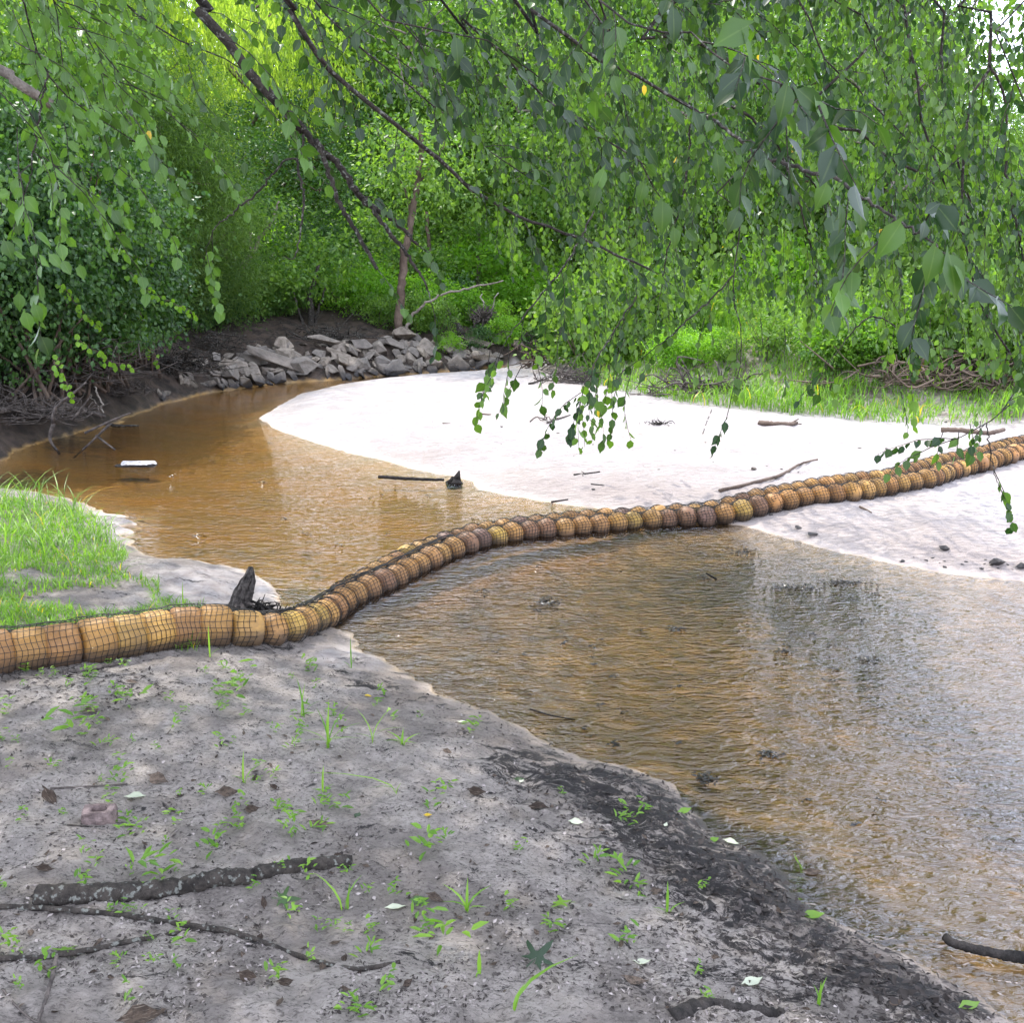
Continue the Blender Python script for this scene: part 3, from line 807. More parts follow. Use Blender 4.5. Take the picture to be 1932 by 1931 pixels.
# ------------------------------------------------------------------ vegetation builders
def crown_leaves(lv, cen, rad, nclump, nper, rc, L, W, droop=.5, shell=.55, seed=None, tint=(0, .95)):
    cen = np.array(cen, float); rad = np.array(rad, float)
    d = unit(rng.standard_normal((nclump, 3))); r = rng.uniform(shell, 1, nclump) ** .6
    C = cen + d * r[:, None] * rad * (1 + .18 * rng.standard_normal((nclump, 1)))
    ct = rng.uniform(*tint, nclump)
    k = rng.poisson(nper, nclump).clip(3)
    idx = np.repeat(np.arange(nclump), k); n = len(idx)
    sz = rng.uniform(.6, 1.4, nclump)
    g = rng.standard_normal((n, 3)) * rc * sz[idx][:, None] * [1, 1, .6]
    P = C[idx] + g
    out_ = unit(g + d[idx] * rc)
    D = unit(rng.standard_normal((n, 3)) * .7 + out_ * .5 - [0, 0, droop])
    Nn = unit(rng.standard_normal((n, 3)) + [0, 0, .8])
    lv.add(P, D, Nn, L * rng.uniform(.6, 1.25, n), W * rng.uniform(.7, 1.2, n), np.clip(ct[idx] * .7 + rng.uniform(0, .3, n), 0, .95))
    return C

def weep_leaves(lv, starts, length, step, L, W, slant=(0, 0), jit=.5, tint=(0, .95)):
    n = len(starts); ln = length * rng.uniform(.5, 1.2, n); m = (ln / step).astype(int).clip(2)
    idx = np.repeat(np.arange(n), m); t = np.concatenate([np.arange(q) for q in m]) * step
    az = rng.uniform(0, 6.28, n); sl = rng.uniform(0, .35, n)
    dx = np.cos(az) * sl + slant[0]; dy = np.sin(az) * sl + slant[1]
    P = starts[idx] + np.stack([dx[idx] * t, dy[idx] * t, -t], 1) + rng.standard_normal((len(idx), 3)) * W * .8
    D = unit(rng.standard_normal((len(idx), 3)) * jit - [0, 0, 1.0] )
    Nn = unit(rng.standard_normal((len(idx), 3)) * [1, 1, .4])
    ct = rng.uniform(*tint, n)
    lv.add(P, D, Nn, L * rng.uniform(.7, 1.2, len(idx)), W * rng.uniform(.7, 1.2, len(idx)), np.clip(ct[idx] * .6 + rng.uniform(0, .4, len(idx)), 0, .95))

def trunk_mesh(h, r, limbs, spread, m, lean=(0, 0), wob=.15, name='trunk'):
    tb = Tubes()
    k = 9; z = np.linspace(-.3, h, k)
    P = np.stack([lean[0] * (z / h) ** 1.3 * h + wob * np.cumsum(rng.standard_normal(k)) * .2, lean[1] * z + wob * np.cumsum(rng.standard_normal(k)) * .2, z], 1)
    tb.add(smooth_path(P, 16), [r * 1.35, r, r * .85, r * .6, r * .25], 9, .05)
    for i in range(limbs):
        f = rng.uniform(.35, .95); b = np.array([np.interp(f * h, z, P[:, a]) for a in range(3)])
        az = rng.uniform(0, 6.28); L = spread * rng.uniform(.5, 1)
        e = b + [math.cos(az) * L, math.sin(az) * L, L * rng.uniform(.3, .9)]
        mid = (b + e) / 2 + rng.standard_normal(3) * .12 * L
        tb.add(smooth_path([b, mid, e], 8, .01), [r * .4 * (1.2 - f), r * .08], 5)
    return tb.mesh(name, m)

def px_x(u, y): return (u - 966) / FPX * (y * cp + (CAM_Z) * 0 ) / 1.0 * 1.03
def z_at(v, y):      # height seen at row v for something y metres away
    return CAM_Z + y * math.tan(math.atan((966 - v) / FPX) - PITCH)

def make_tree(kind, seed=0):
    """returns (trunk mesh, crown mesh), about 8 m tall, base at the origin"""
    global rng
    keep = rng; rng = np.random.default_rng(seed + 100)
    lv = Leaves()
    if kind == 'willow':
        cen = (0, 0, 5.4); rad = (2.3, 2.0, 2.6)
        C = crown_leaves(lv, cen, rad, 60, 18, .32, .15, .032, 1.4)
        d = unit(rng.standard_normal((430, 3))); d[:, 2] = np.abs(d[:, 2]) * .9 - .5
        st = np.array(cen) + d * np.array(rad) * rng.uniform(.5, 1.05, (430, 1))
        weep_leaves(lv, st, 1.3, .055, .15, .030, jit=.35)
        me = lv.mesh('crown', M['leaf_willow'])
        tr = trunk_mesh(7.0, .16, 12, 2.0, M['bark_brown'])
    elif kind == 'broad':
        C = crown_leaves(lv, (0, 0, 5.2), (2.3, 2.1, 2.6), 190, 46, .34, .15, .085, .5, shell=.3)
        me = lv.mesh('crown', M['leaf_wood'])
        tr = trunk_mesh(7.0, .15, 12, 1.9, M['bark_brown'])
    elif kind == 'loose':
        C = crown_leaves(lv, (0, 0, 4.9), (2.2, 2.0, 3.3), 150, 34, .30, .13, .065, .4, shell=.2)
        me = lv.mesh('crown', M['leaf_wood'])
        tr = trunk_mesh(7.6, .12, 14, 1.8, M['bark_grey'])
    elif kind == 'tall':
        C = crown_leaves(lv, (0, 0, 9.5), (3.2, 3.0, 5.6), 200, 34, .6, .24, .14, .5, shell=.2)
        me = lv.mesh('crown', M['leaf_wood'])
        tr = trunk_mesh(14.5, .24, 16, 2.8, M['bark_brown'])
    elif kind == 'dark':
        C = crown_leaves(lv, (0, 0, 4.2), (2.2, 2.0, 3.4), 190, 50, .32, .13, .075, .6, shell=.4)
        me = lv.mesh('crown', M['leaf_dark'])
        tr = trunk_mesh(6.6, .13, 8, 1.5, M['bark_brown'])
    elif kind == 'feather':
        C = crown_leaves(lv, (0, 0, 1.5), (1.05, .9, 1.5), 330, 75, .15, .085, .011, .1, shell=.35)
        me = lv.mesh('crown', M['leaf_feather'])
        tr = trunk_mesh(2.6, .05, 14, .8, M['bark_brown'])
    elif kind == 'shrub':
        C = crown_leaves(lv, (0, 0, .62), (.8, .7, .62), 75, 30, .13, .085, .045, .2, shell=.3)
        me = lv.mesh('foliage', M['leaf_wood'], 'six')
        tb = Tubes()
        for i in range(9):
            az = rng.uniform(0, 6.28); a = np.array([0, 0, -.1]); b = np.array([math.cos(az) * .5, math.sin(az) * .5, rng.uniform(.5, 1.0)])
            tb.add(smooth_path([a, (a + b) / 2 + rng.standard_normal(3) * .06, b], 6), [.014, .004], 4)
        tr = tb.mesh('stem', M['bark_brown'])
    elif kind == 'heart':
        C = crown_leaves(lv, (0, 0, .7), (1.0, .7, .75), 90, 24, .15, .105, .085, .7, shell=.55)
        me = lv.mesh('foliage', M['leaf_wood'], 'six')
        tb = Tubes()
        for i in range(9):
            az = rng.uniform(0, 6.28); a = np.array([0, 0, -.1]); b = np.array([math.cos(az) * .6, math.sin(az) * .5, rng.uniform(.6, 1.2)])
            tb.add(smooth_path([a, (a + b) / 2 + rng.standard_normal(3) * .08, b], 6), [.014, .004], 4)
        tr = tb.mesh('stem', M['bark_brown'])
    rng = keep
    return tr, me

PROTO = {}
def proto(kind, var):
    if (kind, var) not in PROTO: PROTO[kind, var] = make_tree(kind, var * 13 + len(kind))
    return PROTO[kind, var]

def plant(kind, var, x, y, s=1.0, name='tree', label=None, cat='tree', group=None, sz=None, rz=None, z=None, mat_=None):
    tr, me = proto(kind, var)
    zz = float(H(x, y)[0]) if z is None else z
    e = empty(name, (x, y, zz), rng.uniform(0, 6.28) if rz is None else rz, label=label, cat=cat, group=group)
    sc = (s, s, s * (sz or 1))
    e.scale = sc
    a = obj('stem' if kind in ('shrub', 'heart') else 'trunk', tr, e)
    if mat_:
        key = (kind, var, mat_)
        if key not in PROTO:
            c = me.copy(); c.materials.clear(); c.materials.append(M[mat_]); PROTO[key] = c
        me = PROTO[key]
    obj('foliage' if kind in ('shrub', 'heart') else 'crown', me, e)
    return e

# ------------------------------------------------------------------ the woods
def woods():
    # nearest row behind the riprap and along the far bank: (kind, var, u, y, scale, zscale, label)
    L = [
        ('willow', 0, 335, 18.6, .92, 1.1, 'bright yellow green weeping tree, tallest on the left behind the feathery shrub'),
        ('willow', 1, 505, 20.8, .92, 1.05, 'yellow green weeping tree right behind the pale forked trunk'),
        ('willow', 2, 190, 18.2, .95, 1.15, 'bright weeping tree rising over the dark vine wall at far left'),
        ('broad', 0, 690, 26.0, 1.05, 1.0, 'mid green leafy tree left of the tall brown trunk'),
        ('loose', 0, 775, 22.5, 1.0, 1.0, 'airy green tree over the trunk leaning at the riprap top'),
        ('broad', 1, 900, 25.0, 1.0, .95, 'round green tree above the fallen rootwad'),
        ('loose', 1, 980, 22.5, .95, .95, 'loose green tree at the creek bend behind the hanging leaves'),
        ('dark', 0, 610, 20.5, .62, .8, 'dark small leaved tree with many stems above centre of the riprap'),
        ('dark', 1, 420, 19.0, .55, .85, 'dark bushy tree between the feathery shrub and the forked trunk'),
    ]
    for k, var, u, y, s, szz, lb in L:
        plant(k, var, px_x(u, y), y, s, k_name(k), lb, sz=szz)
    i = 0
    for y0, u0, u1, n, kinds in ((29, 60, 1080, 8, ('broad', 'willow', 'loose', 'broad')), (37, -60, 1150, 10, ('broad', 'loose', 'broad', 'willow')),
                                 (47, -100, 1250, 11, ('broad', 'loose', 'broad'))):
        for q in range(n):
            u = u0 + (u1 - u0) * (q + rng.uniform(.1, .9)) / n; y = y0 + rng.uniform(-2.5, 2.5)
            k = kinds[i % len(kinds)]; i += 1
            low = .68 if 330 < u < 570 else 1
            plant(k, int(rng.integers(0, 3)), px_x(u, y), y, low * rng.uniform(1.05, 1.35) * (1 + (y0 - 29) * .012), k_name(k), 'leafy green tree deep in the woods behind the riprap bank', sz=rng.uniform(.85, 1.1), group='trees deep in the woods behind the riprap')
    # right bank, behind the sand bar
    Rr = [('broad', 2, 1130, 20.0, .8, .9, 'green tree behind the driftwood tangle at the bend of the sand bar'),
          ('loose', 2, 1290, 18.5, .8, .95, 'loose green tree behind the tall grass clump'),
          ('broad', 0, 1470, 20.5, .85, .9, 'green tree straight behind the tall grass on the right bank'),
          ('loose', 0, 1640, 18.0, .8, .9, 'thin green tree on the right bank above the eroded sand'),
          ('broad', 1, 1800, 20.5, .6, .7, 'broad green tree behind the root mass on the right bank'),
          ('dark', 2, 1960, 18.0, .45, .7, 'darker tree at the right edge of the frame behind the roots')]
    for k, var, u, y, s, szz, lb in Rr: plant(k, var, px_x(u, y), y, s, k_name(k), lb, sz=szz)
    for y0, u0, u1, n, kinds in ((26, 1080, 2150, 8, ('broad', 'loose')), (35, 1150, 2250, 8, ('broad', 'loose', 'broad'))):
        for q in range(n):
            u = u0 + (u1 - u0) * (q + rng.uniform(.1, .9)) / n; y = y0 + rng.uniform(-2, 2)
            k = kinds[q % len(kinds)]
            plant(k, int(rng.integers(0, 3)), px_x(u, y), y, rng.uniform(.9, 1.1) * (.62 if u > 1740 else 1), k_name(k), 'leafy green tree deep in the woods beyond the sand bar', sz=rng.uniform(.75, .95), group='trees deep in the woods beyond the sand bar')

def tall_woods():
    for i, (u, y, s, z) in enumerate([(-500, 20, 1, 1), (-250, 23, 1, 1), (-60, 27, 1, 1), (130, 30, 1.1, 1), (650, 34, 1.1, 1.05), 
                                      (1240, 30, 1.0, 1.05), (1290, 27, 1.0, 1.05), (1410, 30, 1.1, 1.1), (1530, 27, 1.0, 1.05), (1640, 31, 1.0, 1.1), (1350, 38, 1.2, 1.2), (1560, 38, 1.2, 1.2), (1020, 38, .8, .6),
                                      (620, 44, 1.3, 1.2), (100, 42, 1.3, 1.2), (-900, 14, 1, 1), (-1400, 12, 1, 1)]):
        plant('tall', i % 2, px_x(u, y), y, s, 'tall_tree', 'tall tree whose high crown closes off the sky behind the woods', sz=z, group='tall trees at the back of the woods')
def mid_woods():
    for i in range(26):
        u = 420 + 1520 * (i + rng.uniform(.2, .8)) / 26; y = rng.uniform(27, 38)
        plant('shrub', i % 3, px_x(u, y), y, rng.uniform(2.0, 3.0), 'tall_bush', 'tall green bush deep in the woods under the trees', 'shrub', 'tall bushes deep in the woods', mat_='leaf_wood')
    for i in range(20):
        u = 380 + 1600 * (i + rng.uniform(.2, .8)) / 20; y = rng.uniform(34, 46)
        plant('dark', i % 3, px_x(u, y), y, rng.uniform(1.0, 1.3), 'bushy_tree', 'bushy tree deep in the woods, filling the gap under the higher crowns', sz=rng.uniform(.7, 1.0), group='bushy trees at the back of the woods', mat_='leaf_wood')
def k_name(k): return {'willow': 'weeping_tree', 'broad': 'leafy_tree', 'loose': 'slender_tree', 'dark': 'dark_tree', 'feather': 'feathery_shrub'}[k]
woods()
mid_woods()
tall_woods()

# left bank: feathery shrub and the vine covered wall
plant('feather', 0, px_x(315, 15.8), 15.8, 1.18, 'feathery_shrub', 'large soft feathery green shrub, centre of the left bank', 'shrub', sz=1.25)
plant('feather', 1, px_x(405, 16.6), 16.6, .95, 'feathery_shrub', 'smaller feathery shrub on the right side of the big soft one', 'shrub', sz=1.0)
plant('feather', 2, px_x(255, 16.8), 16.8, 1.1, 'feathery_shrub', 'tall feathery shrub behind the vine wall edge', 'shrub', sz=1.1)

def vine_wall():
    spec = [  # u, v centre, y, half width m, half height m, label
        (20, 490, 10.9, .95, 1.05, 'dark vine covered shrub at the left edge above the driftwood branch'),
        (120, 430, 12.2, 1.2, 1.5, 'tall dark vine covered tree mass at upper left'),
        (-60, 380, 11.5, 1.3, 1.7, 'dark leafy wall cut by the left edge of the frame'),
        (165, 570, 12.2, .7, .65, 'round blue green vine mound hanging low over the left bank'),
        (235, 480, 13.4, .8, 1.2, 'dark vine draped shrub in front of the feathery shrub'),
        (90, 575, 11.6, .7, .5, 'low dark vine mound trailing to the mud of the left bank'),
        (230, 585, 13.8, .6, .42, 'small dark vine mound beside the shaded bank roots'),
        (60, 180, 14.0, 1.8, 1.7, 'high green leafy mass above the vine wall at top left'),
    ]
    for u, v, y, rw, rh, lb in spec:
        x = px_x(u, y); zc = z_at(v, y); g = float(H(x, y)[0])
        e = empty('vine_covered_shrub', (x, y, g), label=lb, cat='shrub')
        lv = Leaves(); area = rw * rh
        crown_leaves(lv, (0, 0, zc - g), (rw, rw * .7, rh), int(150 * area) + 60, 40, .14, .060, .046, 1.0, shell=.75)
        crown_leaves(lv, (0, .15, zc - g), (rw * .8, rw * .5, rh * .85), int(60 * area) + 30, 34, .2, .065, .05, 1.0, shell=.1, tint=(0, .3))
        obj('foliage', lv.mesh('foliage', M['leaf_dark' if v > 200 else 'leaf_wood'], 'six'), e)
        tb = Tubes()
        for i in range(14):
            a = np.array([rng.uniform(-.5, .5) * rw, rng.uniform(-.1, .5), -.15]); b = np.array([rng.uniform(-.8, .8) * rw, rng.uniform(-.4, .4) * rw, zc - g + rng.uniform(-.6, .6) * rh])
            tb.add(smooth_path([a, (a + b) / 2 + rng.standard_normal(3) * .15, b], 8), [.025, .008], 5)
        obj('stem', tb.mesh('stem', M['bark_brown']), e)
vine_wall()

def vine(pix, y0, y1, label, leafL=.06, drop=.02, name='trailing_vine'):
    n = len(pix); P = [atd(u, v, np.interp(i, [0, n - 1], [y0, y1])) for i, (u, v) in enumerate(pix)]
    Q = smooth_path(P, 40, .008); o0 = Q[0]
    e = empty(name, tuple(o0), label=label, cat='vine')
    obj('stem', Tubes().add(Q - o0, [.005, .003], 4).mesh('stem', M['bark_brown']), e)
    lv = Leaves(); n2 = int(np.linalg.norm(np.diff(Q, axis=0), axis=1).sum() / .045)
    for k in range(n2):
        p = Q[int(k / n2 * 39)] - o0
        lv.add(p + rng.standard_normal(3) * .02, unit(np.array([rng.normal() * .5, rng.normal() * .3 - .3, -.8])), unit(np.array([rng.normal() * .4, -1, .5])), leafL * rng.uniform(.8, 1.3), leafL * .9, rng.uniform(.4, .9))
    obj('foliage', lv.mesh('foliage', M['leaf_vine'], 'six'), e)
VN = [([(163, 368), (200, 378), (240, 408), (262, 440)], 10.8, 12.2, 'uppermost trailing vine of bright leaves over the dark wall'),
      ([(150, 400), (185, 420), (220, 440), (250, 447), (268, 442)], 10.7, 11.8, 'second bright vine from the top, arching right'),
      ([(205, 468), (232, 475), (262, 487), (290, 494)], 11, 12, 'short bright vine sprig pointing right at mid height'),
      ([(245, 515), (280, 545), (310, 565), (345, 580), (375, 600)], 11.2, 12.6, 'long bright vine running down right across the shaded shrub'),
      ([(110, 530), (140, 570), (165, 600), (195, 625)], 10.2, 11.0, 'bright vine trailing over the round blue green mound'),
      ([(145, 640), (165, 655), (190, 670), (215, 685), (250, 690)], 10.2, 11.2, 'lowest long vine of bright leaves above the mud'),
      ([(100, 680), (115, 700), (125, 725), (140, 755)], 10.0, 10.2, 'short vine with pale leaves hanging down the mud bank'),
      ([(265, 590), (280, 650), (300, 690)], 12.2, 12.6, 'thin vine dangling beside the shaded roots'),
      ([(150, 300), (175, 330), (215, 345)], 11.2, 12.0, 'highest short vine of bright leaves at upper left')]
for p, a, b, lb in VN: vine(p, a, b, lb)

# named trunks behind the riprap
def trunk_thing(name, segs, label, material, cat='tree', leaves=None):
    """segs: list of (pixel path, width px at start, at end, y)"""
    e = None
    for i, (pix, w0, w1, y) in enumerate(segs):
        P = [np.array([px_x(u, y + k * .0), y, z_at(v, y)]) for k, (u, v) in enumerate(pix)]
        if i == 0:
            P[0][2] = min(P[0][2], float(H(P[0][0], y)[0])) - .05
            e = empty(name, tuple(P[0]), label=label, cat=cat); o0 = P[0]
        Q = smooth_path(P, max(10, len(pix) * 5), .012)
        k = y / FPX * 1.02 / 2
        obj('trunk' if i == 0 else 'limb', Tubes().add(Q - o0, [w0 * k, w1 * k], 8, .06).mesh('trunk', material), e)
    if leaves:
        lv = Leaves()
        for (u, v, ru, rv, y, n) in leaves:
            k = y / FPX
            crown_leaves(lv, np.array([px_x(u, y), y, z_at(v, y)]) - o0, (ru * k, ru * k * .8, rv * k), n, 26, .22, .10, .055, .4, shell=.2)
        obj('crown', lv.mesh('crown', M['leaf_wood']), e)
    return e
trunk_thing('slender_tree', [([(443, 565), (444, 520), (440, 470), (446, 430), (432, 380)], 13, 8, 18.5)], 'straight reddish brown trunk left of the forked pale trunk', M['bark_brown'], leaves=[(440, 400, 70, 40, 18.5, 25)])
trunk_thing('forked_tree', [([(455, 592), (460, 540), (473, 500), (487, 480)], 15, 10, 18.0), ([(487, 480), (510, 445), (530, 415), (545, 380)], 8, 4, 18.0), ([(487, 482), (488, 440), (490, 415), (486, 370)], 7, 4, 18.0),
            ([(470, 545), (500, 530), (530, 528)], 3, 1.5, 17.9), ([(468, 505), (455, 485), (450, 470)], 4, 2, 18.0)], 'pale forked trunk with two upright limbs on the far bank', M['bark_grey'], leaves=[(520, 400, 60, 40, 18, 18)])
trunk_thing('multi_stem_tree', [([(580, 655), (590, 620), (594, 560), (610, 500)], 14, 7, 17.8), ([(584, 645), (570, 590), (560, 540)], 7, 4, 17.8), ([(590, 640), (606, 590), (622, 540)], 6, 3, 17.9), ([(583, 650), (598, 600), (585, 550)], 5, 3, 17.9)],
            'dark multi stemmed trunk clump above the middle of the riprap', M['bark_dark'], leaves=[(590, 520, 85, 35, 17.8, 40), (620, 480, 70, 40, 18.2, 25)])
trunk_thing('brown_trunk_tree', [([(753, 636), (757, 590), (762, 545), (770, 480), (785, 400), (800, 310), (805, 240)], 17, 9, 17.6), ([(783, 410), (770, 350), (745, 300)], 5, 2, 17.7), ([(793, 350), (830, 300), (850, 260)], 5, 2, 17.7)],
            'dark brown trunk standing on the riprap top by the bright shrubs', M['bark_brown'], leaves=[(790, 300, 110, 80, 17.8, 70), (735, 420, 60, 40, 17.8, 20)])
trunk_thing('leaning_branch', [([(758, 626), (780, 600), (803, 577), (840, 556), (880, 545), (950, 530)], 6, 2.5, 17.5)], 'thin pale branch arching right from the foot of the brown trunk', M['bark_grey'], 'branch')
trunk_thing('slender_tree', [([(815, 590), (816, 540), (815, 470), (812, 400)], 9, 6, 20.5)], 'thin straight trunk right of the dark brown trunk', M['bark_brown'], leaves=[(815, 380, 50, 50, 20.5, 22)])
trunk_thing('slender_tree', [([(902, 590), (903, 520), (906, 440)], 10, 7, 22)], 'dim grey trunk deep behind the snag', M['bark_grey'], leaves=[(905, 430, 55, 50, 22, 22)])
trunk_thing('slender_tree', [([(690, 600), (684, 520), (676, 440)], 8, 5, 21.5)], 'thin trunk between the multi stemmed clump and the brown trunk', M['bark_brown'], leaves=[(680, 430, 60, 45, 21.5, 25)])
trunk_thing('broken_snag', [([(876, 640), (862, 612), (850, 597), (843, 583)], 19, 9, 18.3), ([(846, 588), (842, 570), (841, 562)], 4, 1.5, 18.3)], 'thick dark broken snag leaning left beyond the riprap', M['bark_dark'], 'fallen tree')
trunk_thing('fallen_log', [([(918, 632), (940, 638), (962, 648), (985, 655)], 20, 17, 18.6)], 'thick grey log lying under the rootwad at the creek bend', M['bark_grey'], 'log')
trunk_thing('upright_stick', [([(913, 590), (912, 575), (908, 562), (911, 555)], 3.5, 2, 18.6)], 'short bleached stick standing on left of the rootwad', M['pale_wood'], 'stick')
trunk_thing('upright_stick', [([(922, 594), (930, 575), (941, 553)], 3.2, 1.8, 18.6)], 'bleached stick slanting right out of the rootwad', M['pale_wood'], 'stick')
for pix, lb in (([(650, 545), (690, 560), (728, 577)], 'bleached fallen pole sloping right in the woods behind the riprap'),
                ([(655, 583), (700, 586), (745, 585)], 'upper horizontal bleached log among bright shrubs'),
                ([(662, 592), (710, 593), (740, 596)], 'lower horizontal bleached log among bright shrubs'),
                ([(690, 572), (705, 590), (722, 604)], 'short bleached pole crossing the horizontal logs')):
    trunk_thing('bleached_log', [(pix, 5, 3.5, 20.5)], lb, M['pale_wood'], 'log')

def tangle(name, u, v, wpx, hpx, n, label, material, y=None, r=(.004, .012), cat='brush pile', curl=.35, stuff='root'):
    g = gat(u, v)
    yy = g[1] if y is None else y
    x = g[0] if y is None else px_x(u, yy)
    zb = float(H(x, yy)[0]); k = yy / FPX
    e = empty(name, (x, yy, zb), label=label, cat=cat)
    tb = Tubes()
    for i in range(n):
        W_, H_ = wpx * k / 2, hpx * k
        a = np.array([rng.normal() * W_ * .5, rng.normal() * W_ * .25, abs(rng.normal()) * H_ * .35])
        L = rng.uniform(.3, 1.0) * W_; az = rng.uniform(0, 6.28); el = rng.normal() * .5
        b = a + L * np.array([math.cos(az) * math.cos(el), math.sin(az) * .6, math.sin(el) * .8]); b[2] = max(b[2], 0)
        m_ = (a + b) / 2 + rng.standard_normal(3) * L * curl * .5; m_[2] = max(m_[2], 0)
        rr = rng.uniform(*r)
        tb.add(smooth_path([a, m_, b], 7), [rr, rr * .35], 4)
    o = obj(stuff, tb.mesh(stuff, material), e); tag(o, kind='stuff')
    return e
def rootwad():
    y = 18.6; x = px_x(912, y); z = z_at(602, y)
    e = empty('rootwad', (x, y, float(H(x, y)[0])), label='upturned grey rootwad ball with spiky roots beyond the riprap', cat='rootwad')
    c = np.array([0, 0, z - e.location[2]])
    tb = Tubes()
    for i in range(150):
        d = unit(rng.standard_normal(3) * [1, .7, .9]); L = rng.uniform(.18, .36)
        a = c + d * .05; b = c + d * L; m_ = (a + b) / 2 + rng.standard_normal(3) * .04
        tb.add(smooth_path([a, m_, b + rng.standard_normal(3) * .03], 6), [rng.uniform(.008, .022), .003], 4)
    tb.add(smooth_path([c + [0, .1, 0], c + [.2, .5, -.25]], 5), [.14, .1], 9, .08)
    o = obj('roots', tb.mesh('roots', M['driftwood']), e); tag(o, kind='stuff')
rootwad()
tangle('brush_pile', 950, 650, 110, 30, 60, 'dark pile of fallen branches left of the creek bend', M['bark_dark'], y=18.8, r=(.008, .022))
tangle('root_mass', 1020, 690, 80, 60, 90, 'brown hanging roots at the bend where the sand bar meets the bank', M['bark_brown'], y=16.8, r=(.006, .018))
tangle('brush_pile', 1072, 722, 110, 36, 150, 'pale tangled root ball on the sand by the bend', M['driftwood'], r=(.004, .010))
tangle('brush_pile', 1180, 722, 90, 20, 35, 'loose tangle of thin dead roots behind the hanging sprigs', M['driftwood'], r=(.004, .010))
tangle('brush_pile', 1330, 738, 190, 26, 90, 'long flat heap of driftwood at the back edge of the sand bar', M['driftwood'], r=(.006, .02))
tangle('brush_pile', 1245, 748, 90, 14, 40, 'small pale heap of twigs left of the long driftwood heap', M['driftwood'], r=(.004, .010))
tangle('root_mass', 1760, 725, 260, 60, 190, 'large mass of exposed brown roots in the eroded right bank', M['bark_brown'], r=(.005, .018))
tangle('root_mass', 1900, 735, 160, 55, 100, 'exposed roots at the right edge above the end of the boom', M['bark_brown'], r=(.005, .018))
tangle('brush_pile', 1560, 735, 80, 24, 40, 'small knot of dead branches in the grass on the right bank', M['bark_brown'], r=(.006, .016))
tangle('root_mass', 100, 715, 330, 60, 260, 'mass of dead roots and twigs under the vine wall on the left bank', M['driftwood'], r=(.004, .012))
tangle('root_mass', 40, 790, 220, 50, 220, 'tangle of thin dead twigs at the left edge near the waterline', M['driftwood'], r=(.003, .009))
tangle('root_mass', 330, 700, 170, 50, 170, 'dark roots hanging in the shade left of the riprap', M['bark_dark'], r=(.004, .014))
tangle('root_mass', 400, 660, 130, 40, 90, 'dark roots above the left end of the riprap', M['bark_dark'], r=(.004, .012))
tangle('root_mass', 620, 640, 130, 22, 90, 'brown roots and dirt under the multi stemmed trunk', M['bark_dark'], r=(.005, .014))
tangle('root_mass', 210, 745, 130, 40, 110, 'thin tangled roots beside the upright bleached stick', M['driftwood'], r=(.003, .009))

def stick(name, pix, w0, w1, label, material, z=None, cat='stick', extra=(), lift=0.0, dz=None):
    """a branch lying on the ground through these picture points"""
    P = []
    for i, (u, v) in enumerate(pix):
        zz = 0 if dz is None else dz[i]
        g = gat(u, v) if zz == 0 else None
        if g is None:
            g0 = gat(*pix[0]); y = g0[1]; g = np.array([px_x(u, y), y, z_at(v, y)])
        P.append(g)
    P = np.array(P); dist = np.linalg.norm(P[0] - [0, 0, CAM_Z]); k = dist / FPX / 2
    P[:, 2] += max(w0, w1) * k * .6 + lift
    Q = smooth_path(P, len(pix) * 8, .0); Q += rng.standard_normal(Q.shape) * w0 * k * .07
    e = empty(name, tuple(Q[0]), label=label, cat=cat)
    n0 = 'stick' if not extra else 'stem'
    obj(n0, Tubes().add(Q - Q[0], [w0 * k, (w0 * .9 + w1 * .1) * k, (w0 + w1) / 2 * k, w1 * k], 12 if w0 > 15 else 8, .07).mesh(n0, material), e)
    for pe, a, b in extra:
        y = Q[0][1]
        X = np.array([[px_x(u, y), y, z_at(v, y)] for u, v in pe])
        obj('side_branch', Tubes().add(smooth_path(X, 8) - Q[0], [a * k, b * k], 6, .08).mesh('side_branch', material), e)
    return e
stick('driftwood_branch', [(-20, 798), (40, 795), (92, 800), (130, 792), (200, 806)], 11, 8, 'thick crooked driftwood branch reaching from the left bank into the water', M['driftwood'], cat='driftwood',
      extra=[([(92, 800), (82, 830), (98, 858)], 7, 4), ([(92, 800), (100, 770), (140, 740), (162, 722)], 7, 3), ([(130, 792), (150, 770), (170, 745)], 5, 2), ([(200, 800), (160, 835), (120, 868)], 5, 3), ([(170, 822), (205, 850)], 4, 3), ([(150, 818), (190, 800), (240, 780)], 5, 3)], lift=.10)
stick('driftwood_branch', [(196, 803), (222, 806), (262, 806)], 6, 3, 'dark branch tip floating just off the left bank', M['bark_dark'], cat='driftwood')
trunk_thing('upright_stick', [([(186, 803), (188, 780), (184, 755), (180, 735), (177, 730)], 5, 3, float(at(186, 800)[1])), ([(187, 785), (176, 760), (168, 745)], 2.5, 1.2, float(at(186, 800)[1]))], 'pale upright stick standing at the waterline of the left bank', M['pale_wood'], 'stick')

